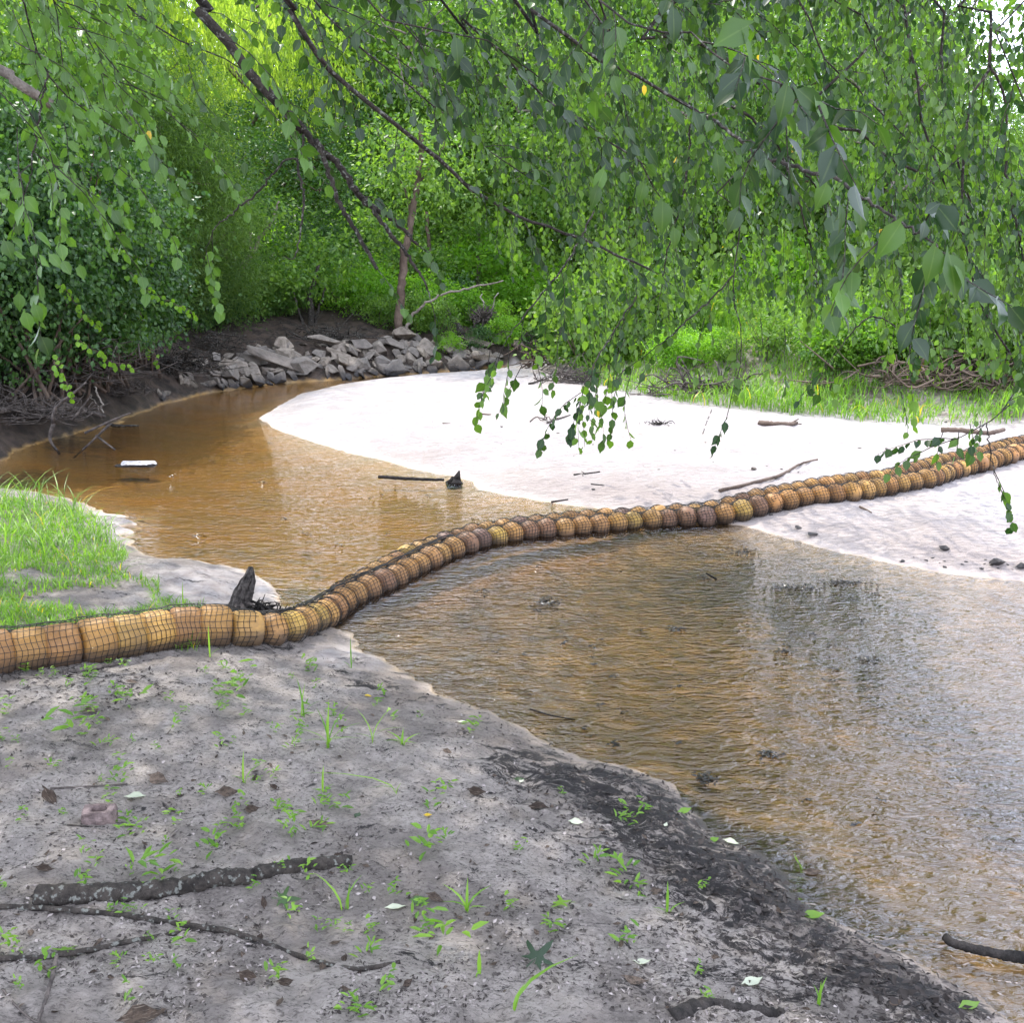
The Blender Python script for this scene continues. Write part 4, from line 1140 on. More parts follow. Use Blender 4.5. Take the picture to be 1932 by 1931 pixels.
# ------------------------------------------------------------------ undergrowth and grass
def shrub(u, v, s, label, kind='shrub', var=0, m=None, group=None, name='leafy_shrub', y=None):
    if y is None: g = gat(u, v); x, yy = g[0], g[1]
    else: x, yy = px_x(u, y), y
    return plant(kind, var, x, yy, s, name, label, 'shrub', group, mat_=m)
for i, (u, v, s, lb, kd, m) in enumerate([
    (660, -18.6, .6, 'bright green shrub at the left end of the shrubs on the riprap top', 'shrub', 'leaf_vine'),
    (700, -19.0, .65, 'bright shrub above the large rounded boulder', 'shrub', 'leaf_vine'),
    (728, -18.8, .5, 'yellow green shrub just left of the brown trunk', 'shrub', 'leaf_vine'),
    (795, -19.0, .7, 'yellow green shrub just right of the brown trunk', 'shrub', 'leaf_vine'),
    (830, -19.2, .6, 'bright shrub between the brown trunk and the broken snag', 'shrub', 'leaf_vine'),
    (852, -17.7, .3, 'small bright bush in front of the broken snag on the rocks', 'shrub', 'leaf_vine'),
    (905, -18.2, .35, 'dark green bush below the rootwad', 'shrub', 'leaf_dark'),
    (935, -19.4, .5, 'bright bush right of the rootwad', 'shrub', 'leaf_vine'),
    (410, -17.0, .55, 'green vine bush spilling over the left end of the riprap', 'heart', 'leaf_dark'),
    (365, -16.6, .7, 'dark leafy bush in the shade left of the riprap', 'heart', 'leaf_dark'),
    (475, -18.4, .6, 'dark green bush above the perched boulder', 'shrub', 'leaf_dark'),
    (530, -18.8, .6, 'green shrub below the forked trunk', 'shrub', 'leaf_wood'),
    (560, -18.4, .5, 'green shrub beside the multi stemmed trunk', 'shrub', 'leaf_wood'),
    (640, -19.2, .7, 'mid green shrub behind the multi stemmed trunk', 'shrub', 'leaf_wood'),
    (1100, 690, .8, 'broad leaved green bush behind the pale root ball', 'heart', 'leaf_wood'),
    (1160, 670, 1.0, 'lush green heart leaved bush at the bend bank', 'heart', 'leaf_wood'),
    (1230, 660, 1.0, 'lush green bush behind the hanging curtain of leaves', 'heart', 'leaf_wood'),
    (1030, 672, .6, 'dark green fern like bush over the hanging roots', 'shrub', 'leaf_dark'),
    (1790, 690, .8, 'green bush over the exposed root mass', 'heart', 'leaf_wood'),
    (1900, 690, .9, 'green bush at the right edge over the roots', 'heart', 'leaf_wood'),
    (1680, 665, .8, 'green bush above the eroded sand of the right bank', 'shrub', 'leaf_wood'),
    ]): shrub(u, v, s, lb, kd, i % 3, m, y=-v if v < 0 else None)
for i in range(34):
    u = rng.uniform(330, 1010); y = rng.uniform(17.8, 21)
    shrub(u, 0, rng.uniform(.3, .6), 'low leafy bush on the dirt bank above the riprap', ('shrub', 'heart')[i % 2], i % 3, ('leaf_wood', 'leaf_dark', 'leaf_wood', 'leaf_vine')[i % 4] if u > 560 else ('leaf_dark', 'leaf_wood')[i % 2], 'low bushes on the bank above the riprap', 'low_bush', y=y)
for i in range(46):
    y = rng.uniform(20.5, 32); u = rng.uniform(380, 1060)
    shrub(u, 0, rng.uniform(.7, 1.5), 'green undergrowth bush in the woods behind the riprap', 'shrub', i % 3, ('leaf_vine', 'leaf_wood', 'leaf_wood', 'leaf_dark')[i % 4], 'undergrowth in the woods behind the riprap', 'undergrowth_bush', y=y)
for i in range(22):
    u = rng.uniform(1200, 1950); v = rng.uniform(672, 712)
    shrub(u, v, rng.uniform(.35, .7), 'low leafy weed bush on the bank behind the sand bar', 'shrub', i % 3, ('leaf_wood', 'leaf_vine', 'leaf_wood')[i % 3], 'weed bushes on the bank behind the sand bar', 'weed_bush')
for i in range(26):
    y = rng.uniform(16.5, 26); u = rng.uniform(1060, 2050)
    shrub(u, 0, rng.uniform(.8, 1.5), 'green undergrowth bush in the woods beyond the sand bar', 'shrub', i % 3, ('leaf_wood', 'leaf_wood', 'leaf_vine')[i % 3], 'undergrowth beyond the sand bar', 'undergrowth_bush', y=y)

def blades(P, hgt, wid, bend, tint=(0, 1), az=None):
    """mesh of grass blades: bases P, heights hgt"""
    n = len(P); k = 4
    az = rng.uniform(0, 6.28, n) if az is None else az
    dirv = np.stack([np.cos(az), np.sin(az), np.zeros(n)], 1); side = np.stack([-np.sin(az), np.cos(az), np.zeros(n)], 1)
    t = np.linspace(0, 1, k + 1); V = []
    for j, tt in enumerate(t):
        c = P + dirv * (bend * hgt * tt ** 2)[:, None] + np.array([0, 0, 1.]) * (hgt * (tt - .38 * np.minimum(bend, 1.3) * tt ** 2.2))[:, None]
        w_ = wid * (1 - tt ** 2.2) * (.55 + .9 * tt if tt < .5 else 1)
        if j < k: V += [c - side * w_[:, None] / 2, c + side * w_[:, None] / 2]
        else: V.append(c)
    V = np.stack(V, 1); m = 2 * k + 1; base = (np.arange(n) * m)[:, None]
    F4 = np.concatenate([base + np.array([[2 * j, 2 * j + 1, 2 * j + 3, 2 * j + 2]]) for j in range(k - 1)])
    F3 = base + np.array([[2 * k - 2, 2 * k - 1, 2 * k]])
    return V.reshape(-1, 3), [F4, F3], np.repeat(rng.uniform(*tint, n), m)

def grass_patch(name, n, ur, vr, hr, wr, bend, flt, label=None):
    u = rng.uniform(*ur, n); v = rng.uniform(*vr, n); z = .2
    d = np.array([at(a, b, .2) for a, b in zip(u, v)])
    keep = flt(u, v, d); d = d[keep]
    d[:, 2] = H(d[:, 0], d[:, 1]) - .005
    n = len(d)
    V, F, T = blades(d, rng.uniform(*hr, n) * (.6 + .8 * vnoise(d[:, 0] * 2, d[:, 1] * 2, 3)), rng.uniform(*wr, n), rng.uniform(*bend, n))
    o = obj(name, mesh_np(name, V, F, [M['grass']], False, {'tint': T})); tag(o, kind='stuff', label=label, cat='grass')
def dens(u, v, d): return vnoise(d[:, 0] * 3, d[:, 1] * 3, 77) * .7 + vnoise(d[:, 0] * 9, d[:, 1] * 9, 78) * .3
nearland = lambda d: fields(d[:, 0], d[:, 1])[0]
grass_patch('short_grass', 15000, (-120, 380), (930, 1215), (.025, .10), (.004, .008), (.2, 1.3),
            lambda u, v, d: (nearland(d) > .10) & (dens(u, v, d) > .14 + .30 * sstep(1000, 1120, v)) & (v > 940 + (u - 180) * .55) & ~((u > 235) & (v < 1075)) & ~((u > 300) & (v < 1110)), 'short bright grass covering the near bank behind the boom')
grass_patch('tall_grass', 1300, (-120, 240), (925, 1075), (.10, .32), (.005, .010), (.5, 1.5), lambda u, v, d: (nearland(d) > .03) & (rng.uniform(0, 1, len(u)) < 1 - sstep(960, 1080, v) * .8) & (v > 935 + (u - 150) * .9), 'tall arching grass blades by the shaded water at left')
grass_patch('bank_grass', 26000, (1080, 1932), (640, 790), (.10, .34), (.008, .018), (.2, 1.2),
            lambda u, v, d: (fields(d[:, 0], d[:, 1])[3] > .05) & (dens(u, v, d) > .24) & (rng.uniform(0, 1, len(u)) < .95 - .3 * sstep(1600, 1750, u)), 'bright low grass over the bank behind the sand bar')
grass_patch('reed_grass', 3200, (1240, 1600), (640, 700), (.4, .75), (.014, .026), (.2, .9),
            lambda u, v, d: (fields(d[:, 0], d[:, 1])[3] > .8), 'clump of tall bright green grass on the right bank')
grass_patch('undergrowth_grass', 16000, (350, 1020), (540, 645), (.10, .38), (.010, .022), (.3, 1.3),
            lambda u, v, d: (fields(d[:, 0], d[:, 1])[2] > 1.6) & (dens(u, v, d) > .30), 'yellow green undergrowth along the top of the riprap')

def tuft(name, u, v, blades_spec, label, cat='grass tuft', group=None):
    """blades_spec: list of (height m, azimuth, bend, width m)"""
    g = gat(u, v); e = empty(name, tuple(g), label=label, cat=cat, group=group)
    for h, az, bd, wd in blades_spec:
        V, F, T = blades(np.array([[rng.normal() * .004, rng.normal() * .004, -.004]]), np.array([h]), np.array([wd]), np.array([bd]), az=np.array([az]))
        obj('blade', mesh_np('blade', V, F, [M['grass']], False, {'tint': T}), e)
    return e
PI = math.pi
tuft('grass_tuft', 618, 1412, [(.20, 1.2, .1, .010), (.19, .6, .5, .010), (.17, 2.4, .4, .009), (.15, .1, .9, .009), (.14, 3.3, .9, .008), (.12, -.3, 1.2, .009), (.10, 3.9, 1.0, .008), (.12, 5.4, .8, .010), (.13, 1.8, .15, .009)], 'largest upright grass tuft, centre of the near bank')
tuft('grass_tuft', 705, 1400, [(.16, .7, .6, .007), (.15, 2.6, .5, .007), (.13, -.2, 1.1, .006), (.08, 3.4, 1.0, .006)], 'slender grass tuft with spread blades right of the largest tuft')
tuft('grass_tuft', 572, 1355, [(.17, 2.2, .3, .008), (.15, 1.0, .2, .008), (.10, .2, .8, .007), (.16, 2.6, .15, .007)], 'tall thin grass tuft left of the largest tuft')
tuft('grass_tuft', 460, 1480, [(.12, 1.4, .15, .009), (.09, .5, .8, .009), (.05, 3.2, .9, .007)], 'single upright sprout with one bent blade on the near bank')
tuft('grass_tuft', 608, 1498, [(.10, 1.3, .15, .010), (.05, .3, .8, .008), (.04, 3.4, .8, .008)], 'short broad sprout below the largest tuft')
tuft('grass_tuft', 748, 1498, [(.15, 3.1, 2.1, .009), (.05, .5, .4, .006), (.08, 3.5, 1.2, .006)], 'single blade bent over in a full arch')
tuft('grass_tuft', 662, 1262, [(.16, 1.6, .05, .008), (.08, .4, .5, .007), (.05, 3.0, .8, .007)], 'lone tall blade by the waterline above the tufts')
tuft('grass_tuft', 656, 1715, [(.11, .6, .5, .009), (.13, 2.7, .7, .010), (.08, 1.2, .2, .008)], 'sprout growing at the right end of the dark log')
tuft('grass_tuft', 902, 1842, [(.07, 1.5, .1, .013), (.03, .4, .6, .008)], 'short thick green shoot near the bottom edge')
tuft('grass_tuft', 968, 1905, [(.17, .35, .95, .014), (.07, .8, .6, .010)], 'broad dark blade arching over the lobed leaf')
tuft('grass_tuft', 1258, 1722, [(.10, 1.5, .2, .010), (.05, .2, .9, .008), (.05, 3.3, .9, .008)], 'thin sprout right of the pale lobed leaf')
tuft('grass_tuft', 1545, 1898, [(.08, .7, .4, .009), (.06, 2.2, .4, .008), (.07, 1.4, .1, .007)], 'sprout at lower right of the near bank')
tuft('grass_tuft', 400, 1240, [(.16, 1.5, .05, .010), (.06, .3, .8, .007)], 'upright blade standing in front of the boom')
tuft('grass_tuft', 405, 1210, [(.15, 1.4, .12, .009), (.09, 3.0, 1.0, .007)], 'upright blade leaning against the boom')
tuft('grass_tuft', 375, 1180, [(.14, 1.2, .2, .010), (.10, 2.2, .4, .010)], 'single blade right behind the crest of the boom')
tuft('grass_tuft', 345, 1165, [(.20, 1.5, .1, .010), (.12, .4, .8, .008), (.1, 2.8, .7, .008)], 'tall blade behind the boom on the wet sand')
tuft('grass_tuft', 880, 1720, [(.10, 1.5, .3, .010), (.09, .4, .8, .012), (.09, 2.7, .8, .012), (.07, 3.4, 1.0, .010), (.06, 5.8, 1.0, .010)], 'leafy weed below the middle of the near bank')
tuft('grass_tuft', 760, 1405, [(.07, 1.5, .5, .012), (.07, .4, 1.0, .013), (.07, 2.7, 1.0, .013), (.06, 3.6, 1.2, .012), (.06, 5.7, 1.2, .012), (.05, 4.7, 1.0, .012)], 'dark star shaped weed right of the slender tuft')

def seedling_mesh(seed):
    r_ = np.random.default_rng(seed); lv = Leaves()
    for k in range(int(r_.integers(6, 13))):
        az = r_.uniform(0, 6.28); h = r_.uniform(.005, .05)
        d = np.array([math.cos(az), math.sin(az), r_.uniform(.0, .8)])
        lv.add(np.array([r_.normal() * .012, r_.normal() * .012, h]), unit(d), np.array([0, 0, 1.]) + r_.standard_normal(3) * .3, r_.uniform(.015, .034), r_.uniform(.006, .012), r_.uniform(0, .9))
    return lv.mesh('seedling', M['grass'], 'six')
SEED = [seedling_mesh(k) for k in range(8)]
def scatter_seedlings():
    c = 0
    while c < 150:
        u = rng.uniform(0, 1350); v = rng.uniform(1235, 1925)
        if rng.uniform() > np.interp(v, [1235, 1400, 1600, 1900], [1, .7, .4, .3]) : continue
        if u > 760 and rng.uniform() < .6: continue
        g = gat(u, v)
        if nearland(g[None])[0] < .22: continue
        s = rng.uniform(.5, 1.2)
        o = obj('seedling', SEED[rng.integers(0, 8)], None, tuple(g), (0, 0, rng.uniform(0, 6.28)), (s, s, s))
        tag(o, label='tiny green seedling sprouting from the grey near bank', cat='seedling', group='tiny seedlings scattered on the near bank')
        c += 1
scatter_seedlings()
for (u, v, s, lb) in ((250, 1228, 1.9, 'pair of green four leaved seedlings at the foot of the boom'), (455, 1300, 2.2, 'spreading green weed left of the tall thin tuft'), (440, 1318, 1.6, 'low weed beside the spreading green weed'),
                      (250, 1330, 1.7, 'bright small weed below the left part of the boom'), (140, 1400, 2.4, 'patch of small weeds at left of the near bank'), (290, 1660, 1.8, 'broad leaved seedling above the dark log'),
                      (800, 1610, 1.7, 'bright yellow green seedling with forked leaves'), (1170, 1665, 1.5, 'bright seedling near the black muck'), (850, 1790, 1.8, 'seedling left of the short thick shoot'), (400, 1610, 1.4, 'bright seedling above the middle of the dark log')):
    g = gat(u, v); o = obj('weed', SEED[int(u) % 8], None, tuple(g), (0, 0, rng.uniform(0, 6)), (s, s, s)); tag(o, label=lb, cat='weed')
# ------------------------------------------------------------------ the overhanging trees
def near_tree(name, label, base, trunk_top, branches, hang, matl, extra_leaf=None, trunk_r=.16, free=None, over=None, bmat=None, part_leaves=300):
    """branches: (pixel path, depth start, depth end, width px start/end, leaf length m, twig density, up-link)"""
    e = empty(name, base, label=label, cat='tree'); B = np.array(base)
    tt = np.array(trunk_top)
    obj('trunk', Tubes().add(smooth_path([B - [0, 0, .3], (B + tt) / 2 + [.15, .1, 0], tt], 12) - B, [trunk_r * 1.2, trunk_r, trunk_r * .7], 12, .04).mesh('trunk', M['bark_grey']), e)
    lv = Leaves(); tw = Tubes()
    def twig(p, d, L, leafL, step, droop, r=.0022, tint=None, leafy=1.0):
        n = max(4, int(L / .05)); Q = [p]; d = unit(d)
        for k in range(n):
            d = unit(d + np.array([0, 0, -droop]) * .3 + rng.standard_normal(3) * .12); Q.append(Q[-1] + d * L / n)
        Q = np.array(Q); tw.add(Q - B, [r, r * .4], 3, cap=False)
        m_ = int(L / step); t = (np.arange(m_) + .7) / m_ * n; t = t[t > n * .12]
        if not len(t): return
        if leafy < 1: t = t[rng.uniform(0, 1, len(t)) < leafy]
        P = np.stack([np.interp(t, np.arange(n + 1), Q[:, a]) for a in range(3)], 1)
        T = unit(np.stack([np.interp(t, np.arange(n), np.diff(Q[:, a])) for a in range(3)], 1))
        sgn = np.where(np.arange(len(t)) % 2 == 0, 1, -1)[:, None]
        sd = unit(np.cross(T, [0, 0, 1.]) + 1e-3)
        D = unit(sgn * sd * .55 + T * .45 + rng.standard_normal(P.shape) * .25 - [0, 0, .75])
        Nn = unit(rng.standard_normal(P.shape) * [.8, .8, .5] + [0, -.5, .35])
        L_ = leafL * rng.uniform(.65, 1.2, len(t))
        if tint is None:
            uu_ = 966 + FPX * p[0] / max(p[1], .5); base_t = rng.uniform(.0, .45) + .5 * float(sstep(700, 350, uu_))  # leaves towards the left get lighter tint, backlight painted into their colour
        else: base_t = tint
        lv.add(P + D * leafL * .12, D, Nn, L_, L_ * rng.uniform(.62, .84, len(t)), np.where(rng.uniform(0, 1, len(t)) < .0008, .99, np.clip(base_t + rng.normal(0, .15, len(t)), 0, .95)))
    for (pix, d0, d1, w0, w1, leafL, dens_, up) in branches:
        n = len(pix)
        P = [atd(u, v, np.interp(i, [0, max(n - 1, 1)], [d0, d1])) for i, (u, v) in enumerate(pix)]
        if up:
            a = P[0]; P = [tt, (tt * .45 + a * .55) + np.array([0, 0, .35])] + P
        Q = smooth_path(P, max(24, n * 7), .003)
        rad = [w0 * d0 / FPX / 2] * (2 if up else 1) + [w0 * d0 / FPX / 2, w1 * d1 / FPX / 2]
        if up: rad[0] *= 1.6
        obj('branch', Tubes().add(Q - B, rad, 8, .07).mesh('branch', bmat or M['bark_dark']), e)
        s = np.r_[0, np.cumsum(np.linalg.norm(np.diff(Q, axis=0), axis=1))]
        k = 0; step = .11 / max(dens_, .01)
        c = rng.uniform(0, step)
        while dens_ > 0 and c < s[-1]:
            p = np.array([np.interp(c, s, Q[:, a]) for a in range(3)]); i = min(np.searchsorted(s, c), len(Q) - 2)
            t = unit(Q[i + 1] - Q[i])
            az = unit(np.cross(t, rng.standard_normal(3)))
            if up and p[2] > z_at(-260, p[1]) : c += step; continue
            twig(p, unit(t * .9 + az * .8), rng.uniform(.15, .42) * (leafL / .055), leafL, leafL * .55, .5)
            c += step * rng.uniform(.5, 1.5)
        if dens_ > 0: twig(Q[-1], unit(Q[-1] - Q[-3]), .25 * leafL / .055, leafL, leafL * .5, .4)
    for h in hang:
        hang_fn(h, twig)
    if free: free(twig, lv, tw, B)
    if over: over(lv)
    if extra_leaf:
        for (u, v, d, ang, L, W, t, nx) in extra_leaf:
            p = atd(u, v, d); a = R(ang)
            D = np.array([math.sin(a), 0, -math.cos(a)]); D = unit(D * [1, 1, 1])
            lv.add(p, D, unit(np.array([nx, -1, .25])), L * .88, W * .8, t * .75 if t < .95 else t)
    tg = obj('twigs', tw.mesh('twigs', M['bark_dark'], True), e); tag(tg, kind='stuff')
    # the largest leaves in view become leaves of their own
    P, D, Sd, Nn, L, W, T = lv.cat()
    rel = P - [0, 0, CAM_Z]; dep = rel[:, 1] * cp - rel[:, 2] * sp
    yy = rel[:, 1] * sp + rel[:, 2] * cp
    uu = 966 + FPX * rel[:, 0] / np.maximum(dep, .1); vv = 966 - FPX * yy / np.maximum(dep, .1)
    size = np.where((dep > .3) & (uu > 0) & (uu < 1932) & (vv > 0) & (vv < 1932), L / np.maximum(dep, .1), 0)
    # nothing may hang right in front of the lens
    ok = ~((dep > -.2) & (dep < 1.0) & (np.abs(uu - 966) < 2600) & (vv > -400))
    order = np.argsort(-size * ok)
    top = order[:part_leaves][size[order[:part_leaves]] > 0]
    rest = np.ones(len(P), bool); rest[top] = False; rest &= ok
    key = {}
    for ti in range(8):
        l1 = Leaves(); l1.add(np.zeros(3), np.array([1., 0, 0]), np.array([0, 0, 1.]), 1., .62, ti / 8 + .05)
        key[ti] = l1.mesh('leaf', matl, 'ovate')
    for i in top:
        o = obj('leaf', key[min(7, int(T[i] * 8))], e)
        mw = Matrix((( *D[i], ), ( *(-Sd[i]), ), ( *Nn[i], ))).transposed().to_4x4()
        # template: length along +x, side along +-y, normal +z
        o.matrix_local = Matrix.Translation(Vector(P[i] - B)) @ mw @ Matrix.Diagonal((L[i], W[i] / .62, L[i], 1))
    lv2 = lv.mesh('foliage', matl, 'six', sel=np.where(rest)[0])
    lv2.vertices.foreach_set('co', (np.array([v for v in _co(lv2)]) - np.tile(B, len(lv2.vertices)).astype(np.float32)).astype(np.float32))
    lv2.update()
    o = obj('foliage', lv2, e); tag(o, kind='stuff')
    print(name, 'leaves', len(P), 'parts', len(top))
    return e

def _co(me):
    a = np.empty(len(me.vertices) * 3, np.float32); me.vertices.foreach_get('co', a); return a

def hang_fn(h, twig):
    (u, v, d, du, dv, leafL, n) = h
    for k in range(n):
        p = atd(u + rng.normal() * 14, v + rng.normal() * 10, d * rng.uniform(.95, 1.05)); q = atd(u + du, v + dv, d)
        twig(p, unit(q - p), np.linalg.norm(q - p) * rng.uniform(.7, 1.05), leafL, leafL * .6, .25)

LB = [  # limbs of the tree on the left that reach over the view
    ([(330, -60), (358, 0), (410, 52), (451, 111), (493, 163), (531, 201), (573, 247)], 3.6, 3.9, 20, 19, .047, 0.21, True),
    ([(573, 247), (611, 288), (642, 316), (677, 368), (712, 396), (747, 420), (788, 462)], 3.9, 4.1, 13, 6, .047, 0.15, False),
    ([(677, 368), (719, 417), (757, 465), (781, 500), (800, 530), (815, 575)], 4.0, 4.1, 8, 1.5, .047, 0.05, False),
    ([(596, 262), (610, 300), (625, 340), (642, 389), (670, 434), (712, 509)], 3.9, 4.0, 9, 7, .047, 0.07, False),
    ([(515, -30), (545, 20), (600, 105), (642, 149), (729, 222), (792, 271), (837, 309), (885, 354), (941, 389), (990, 413), (1059, 437), (1146, 472), (1226, 509)], 3.3, 4.4, 13, 4, .047, 0.48, True),
    ([(800, -40), (847, 7), (885, 45), (945, 97), (990, 146), (1031, 187), (1076, 222), (1142, 267), (1198, 299), (1233, 354)], 3.0, 3.5, 8, 3, .047, 0.78, True),
    ([(930, -60), (972, 0), (1035, 38), (1094, 90), (1146, 118), (1212, 149), (1267, 184), (1313, 208)], 2.7, 3.0, 9, 6, .047, 0.66, True),
    ([(1313, 208), (1366, 243), (1428, 288), (1505, 319), (1574, 337), (1636, 378), (1696, 417), (1748, 451), (1785, 485)], 3.0, 1.8, 6, 2.5, .05, .6, False),
    ([(620, 30), (677, 83), (729, 128), (781, 167), (837, 215), (885, 250), (920, 285), (990, 330)], 3.6, 4.2, 6, 2, .047, 0.96, True),
    ([(10, -60), (38, 0), (62, 69), (90, 135), (132, 184), (180, 222), (236, 253), (300, 300)], 2.9, 3.8, 5, 2, .047, 0.60, True),
    ([(90, 135), (78, 200), (66, 270), (52, 350)], 3.0, 3.1, 4, 2, .047, 0.24, False),
    ([(100, -50), (104, 0), (108, 76), (121, 149)], 3.4, 3.5, 4, 2, .05, .9, True),
    ([(80, -30), (104, 7), (156, 52), (194, 101), (243, 156), (295, 194), (360, 250), (400, 300)], 3.5, 4.2, 4, 1.6, .047, 0.60, True),
    ([(-20, 150), (10, 190), (31, 215), (33, 312), (45, 399), (59, 469), (69, 503)], 2.5, 2.7, 4, 1.6, .047, 0.33, True),
    ([(575, 248), (569, 280), (562, 312), (573, 375), (566, 437), (556, 486), (535, 484)], 3.9, 3.9, 5, 1.5, .05, .0, False),
    ([(566, 297), (559, 299), (535, 306), (497, 351), (451, 392), (410, 427), (397, 450), (389, 476)], 3.9, 4.0, 4, 1.2, .05, .12, False),
    ([(180, -50), (250, 20), (330, 70), (420, 110), (500, 160)], 4.4, 4.8, 6, 2, .047, 0.60, True),
    ([(640, -60), (720, 10), (830, 60), (930, 80), (1010, 140)], 2.6, 2.9, 6, 2.5, .047, 0.72, True),
    ([(1060, -60), (1130, 0), (1215, 55), (1290, 60), (1330, 85), (1390, 130), (1470, 160), (1500, 170)], 2.6, 1.9, 7, 3, .047, 0.54, True),
    ([(1500, 170), (1520, 185), (1545, 200)], 1.9, 1.6, 4, 3, .05, .2, False),
]
BIGL = [  # u, v of the base, depth, angle from straight down (deg, + = to the right), length, width, tint, facing
    (1412, 48, 1.5, -62, .060, .056, .55, .2), (1402, 62, 1.5, 18, .064, .018, .8, .9),
    (1485, 160, 1.6, -8, .064, .040, .5, .1), (1505, 168, 1.6, 52, .066, .040, .35, -.4), (1540, 190, 1.6, 30, .050, .030, .8, .5),
    (1250, 380, 1.75, 2, .060, .046, .75, .1), (1215, 345, 1.8, -12, .040, .032, .7, .2), (1140, 320, 1.85, -20, .055, .032, .6, -.2), (1128, 350, 1.85, -14, .048, .030, .65, .2),
    (1272, 430, 1.8, 6, .040, .028, .8, .2), (1180, 240, 2.0, 38, .040, .024, .3, .3), (1220, 280, 1.95, 35, .046, .026, .3, -.3),
    (1352, 290, 1.8, 10, .055, .032, .5, .2), (1445, 300, 1.9, 22, .040, .020, .2, .4), (1560, 345, 1.7, -18, .052, .040, .55, .2), (1620, 380, 1.6, 12, .056, .034, .5, .1), (1585, 385, 1.6, 6, .050, .022, .3, .6),
    (1700, 420, 1.4, -30, .062, .045, .55, .1), (1790, 480, 1.2, 18, .060, .040, .45, .2), (1765, 465, 1.2, -6, .050, .036, .6, .1), (1800, 500, 1.2, 30, .040, .012, .7, .8),
    (1310, 210, 2.0, 20, .05, .03, .2, .4), (1265, 205, 2.0, 45, .05, .028, .25, .3), (860, 70, 2.0, 5, .06, .035, .2, .2), (1270, 15, 1.6, 5, .06, .034, .15, .2),
    (48, 590, 2.6, 8, .055, .045, .85, .1), (38, 555, 2.6, -10, .05, .04, .8, .1), (66, 575, 2.6, 12, .05, .04, .9, .1), (150, 500, 2.7, 10, .045, .035, .75, .2), (95, 480, 2.6, 35, .05, .035, .7, .2),
    (118, 492, 2.6, 25, .045, .036, .75, .2), (10, 455, 2.5, 15, .05, .045, .8, .1), (298, 325, 2.9, 8, .045, .035, .85, .1), (420, 335, 3.2, 5, .055, .035, .4, .1), (462, 305, 3.2, -5, .05, .03, .35, .1), (518, 290, 3.2, 10, .04, .026, .3, .1),
]
def left_free(twig, lv, tw, B):
    # the leafy ends that fill the top of the view
    for k in range(130):
        z = rng.uniform()
        if z < .42: u = rng.uniform(560, 1450); v = rng.uniform(-140, 130) + max(0, (u - 800)) * .28 * rng.uniform(0, 1)
        elif z < .8: u = rng.uniform(-60, 620); v = rng.uniform(-160, 150) + (rng.uniform(0, 60))
        else: u = rng.uniform(-60, 260); v = rng.uniform(-100, 330)
        d = rng.uniform(2.9, 5.2)
        twig(atd(u, v, d), np.array([rng.uniform(.2, 1.0), rng.normal() * .4, rng.uniform(-.9, .1)]), rng.uniform(.2, .5), rng.uniform(.038, .052), .026, .45)
def left_over(lv):
    # the canopy above and behind the photographer, which keeps this bank in shade
    crown_leaves(lv, (-2.6, 4.2, 6.0), (4.6, 6.2, 1.2), 760, 30, .30, .13, .085, .5, shell=.05)
near_tree('overhanging_tree', 'dark barked tree whose long limbs reach down right across the top of the view', (-4.6, -1.4, .25), (-3.4, -.6, 5.2), LB, [], M['leaf_near'], BIGL, free=left_free, over=left_over)

# cut off limb at the left edge
trunk_p = [np.array([-4.2, 2.6, 3.6]), atd(-60, 105, 3.3), atd(0, 135, 3.3), atd(50, 165, 3.35), atd(97, 198, 3.4)]
e = empty('broken_limb', tuple(trunk_p[0]), label='thick grey limb broken off short at upper left edge', cat='branch')
obj('limb', Tubes().add(smooth_path(trunk_p, 24, .002) - trunk_p[0], [.035, .022, .019, .017, .016], 10, .06).mesh('limb', M['bark_grey']), e)

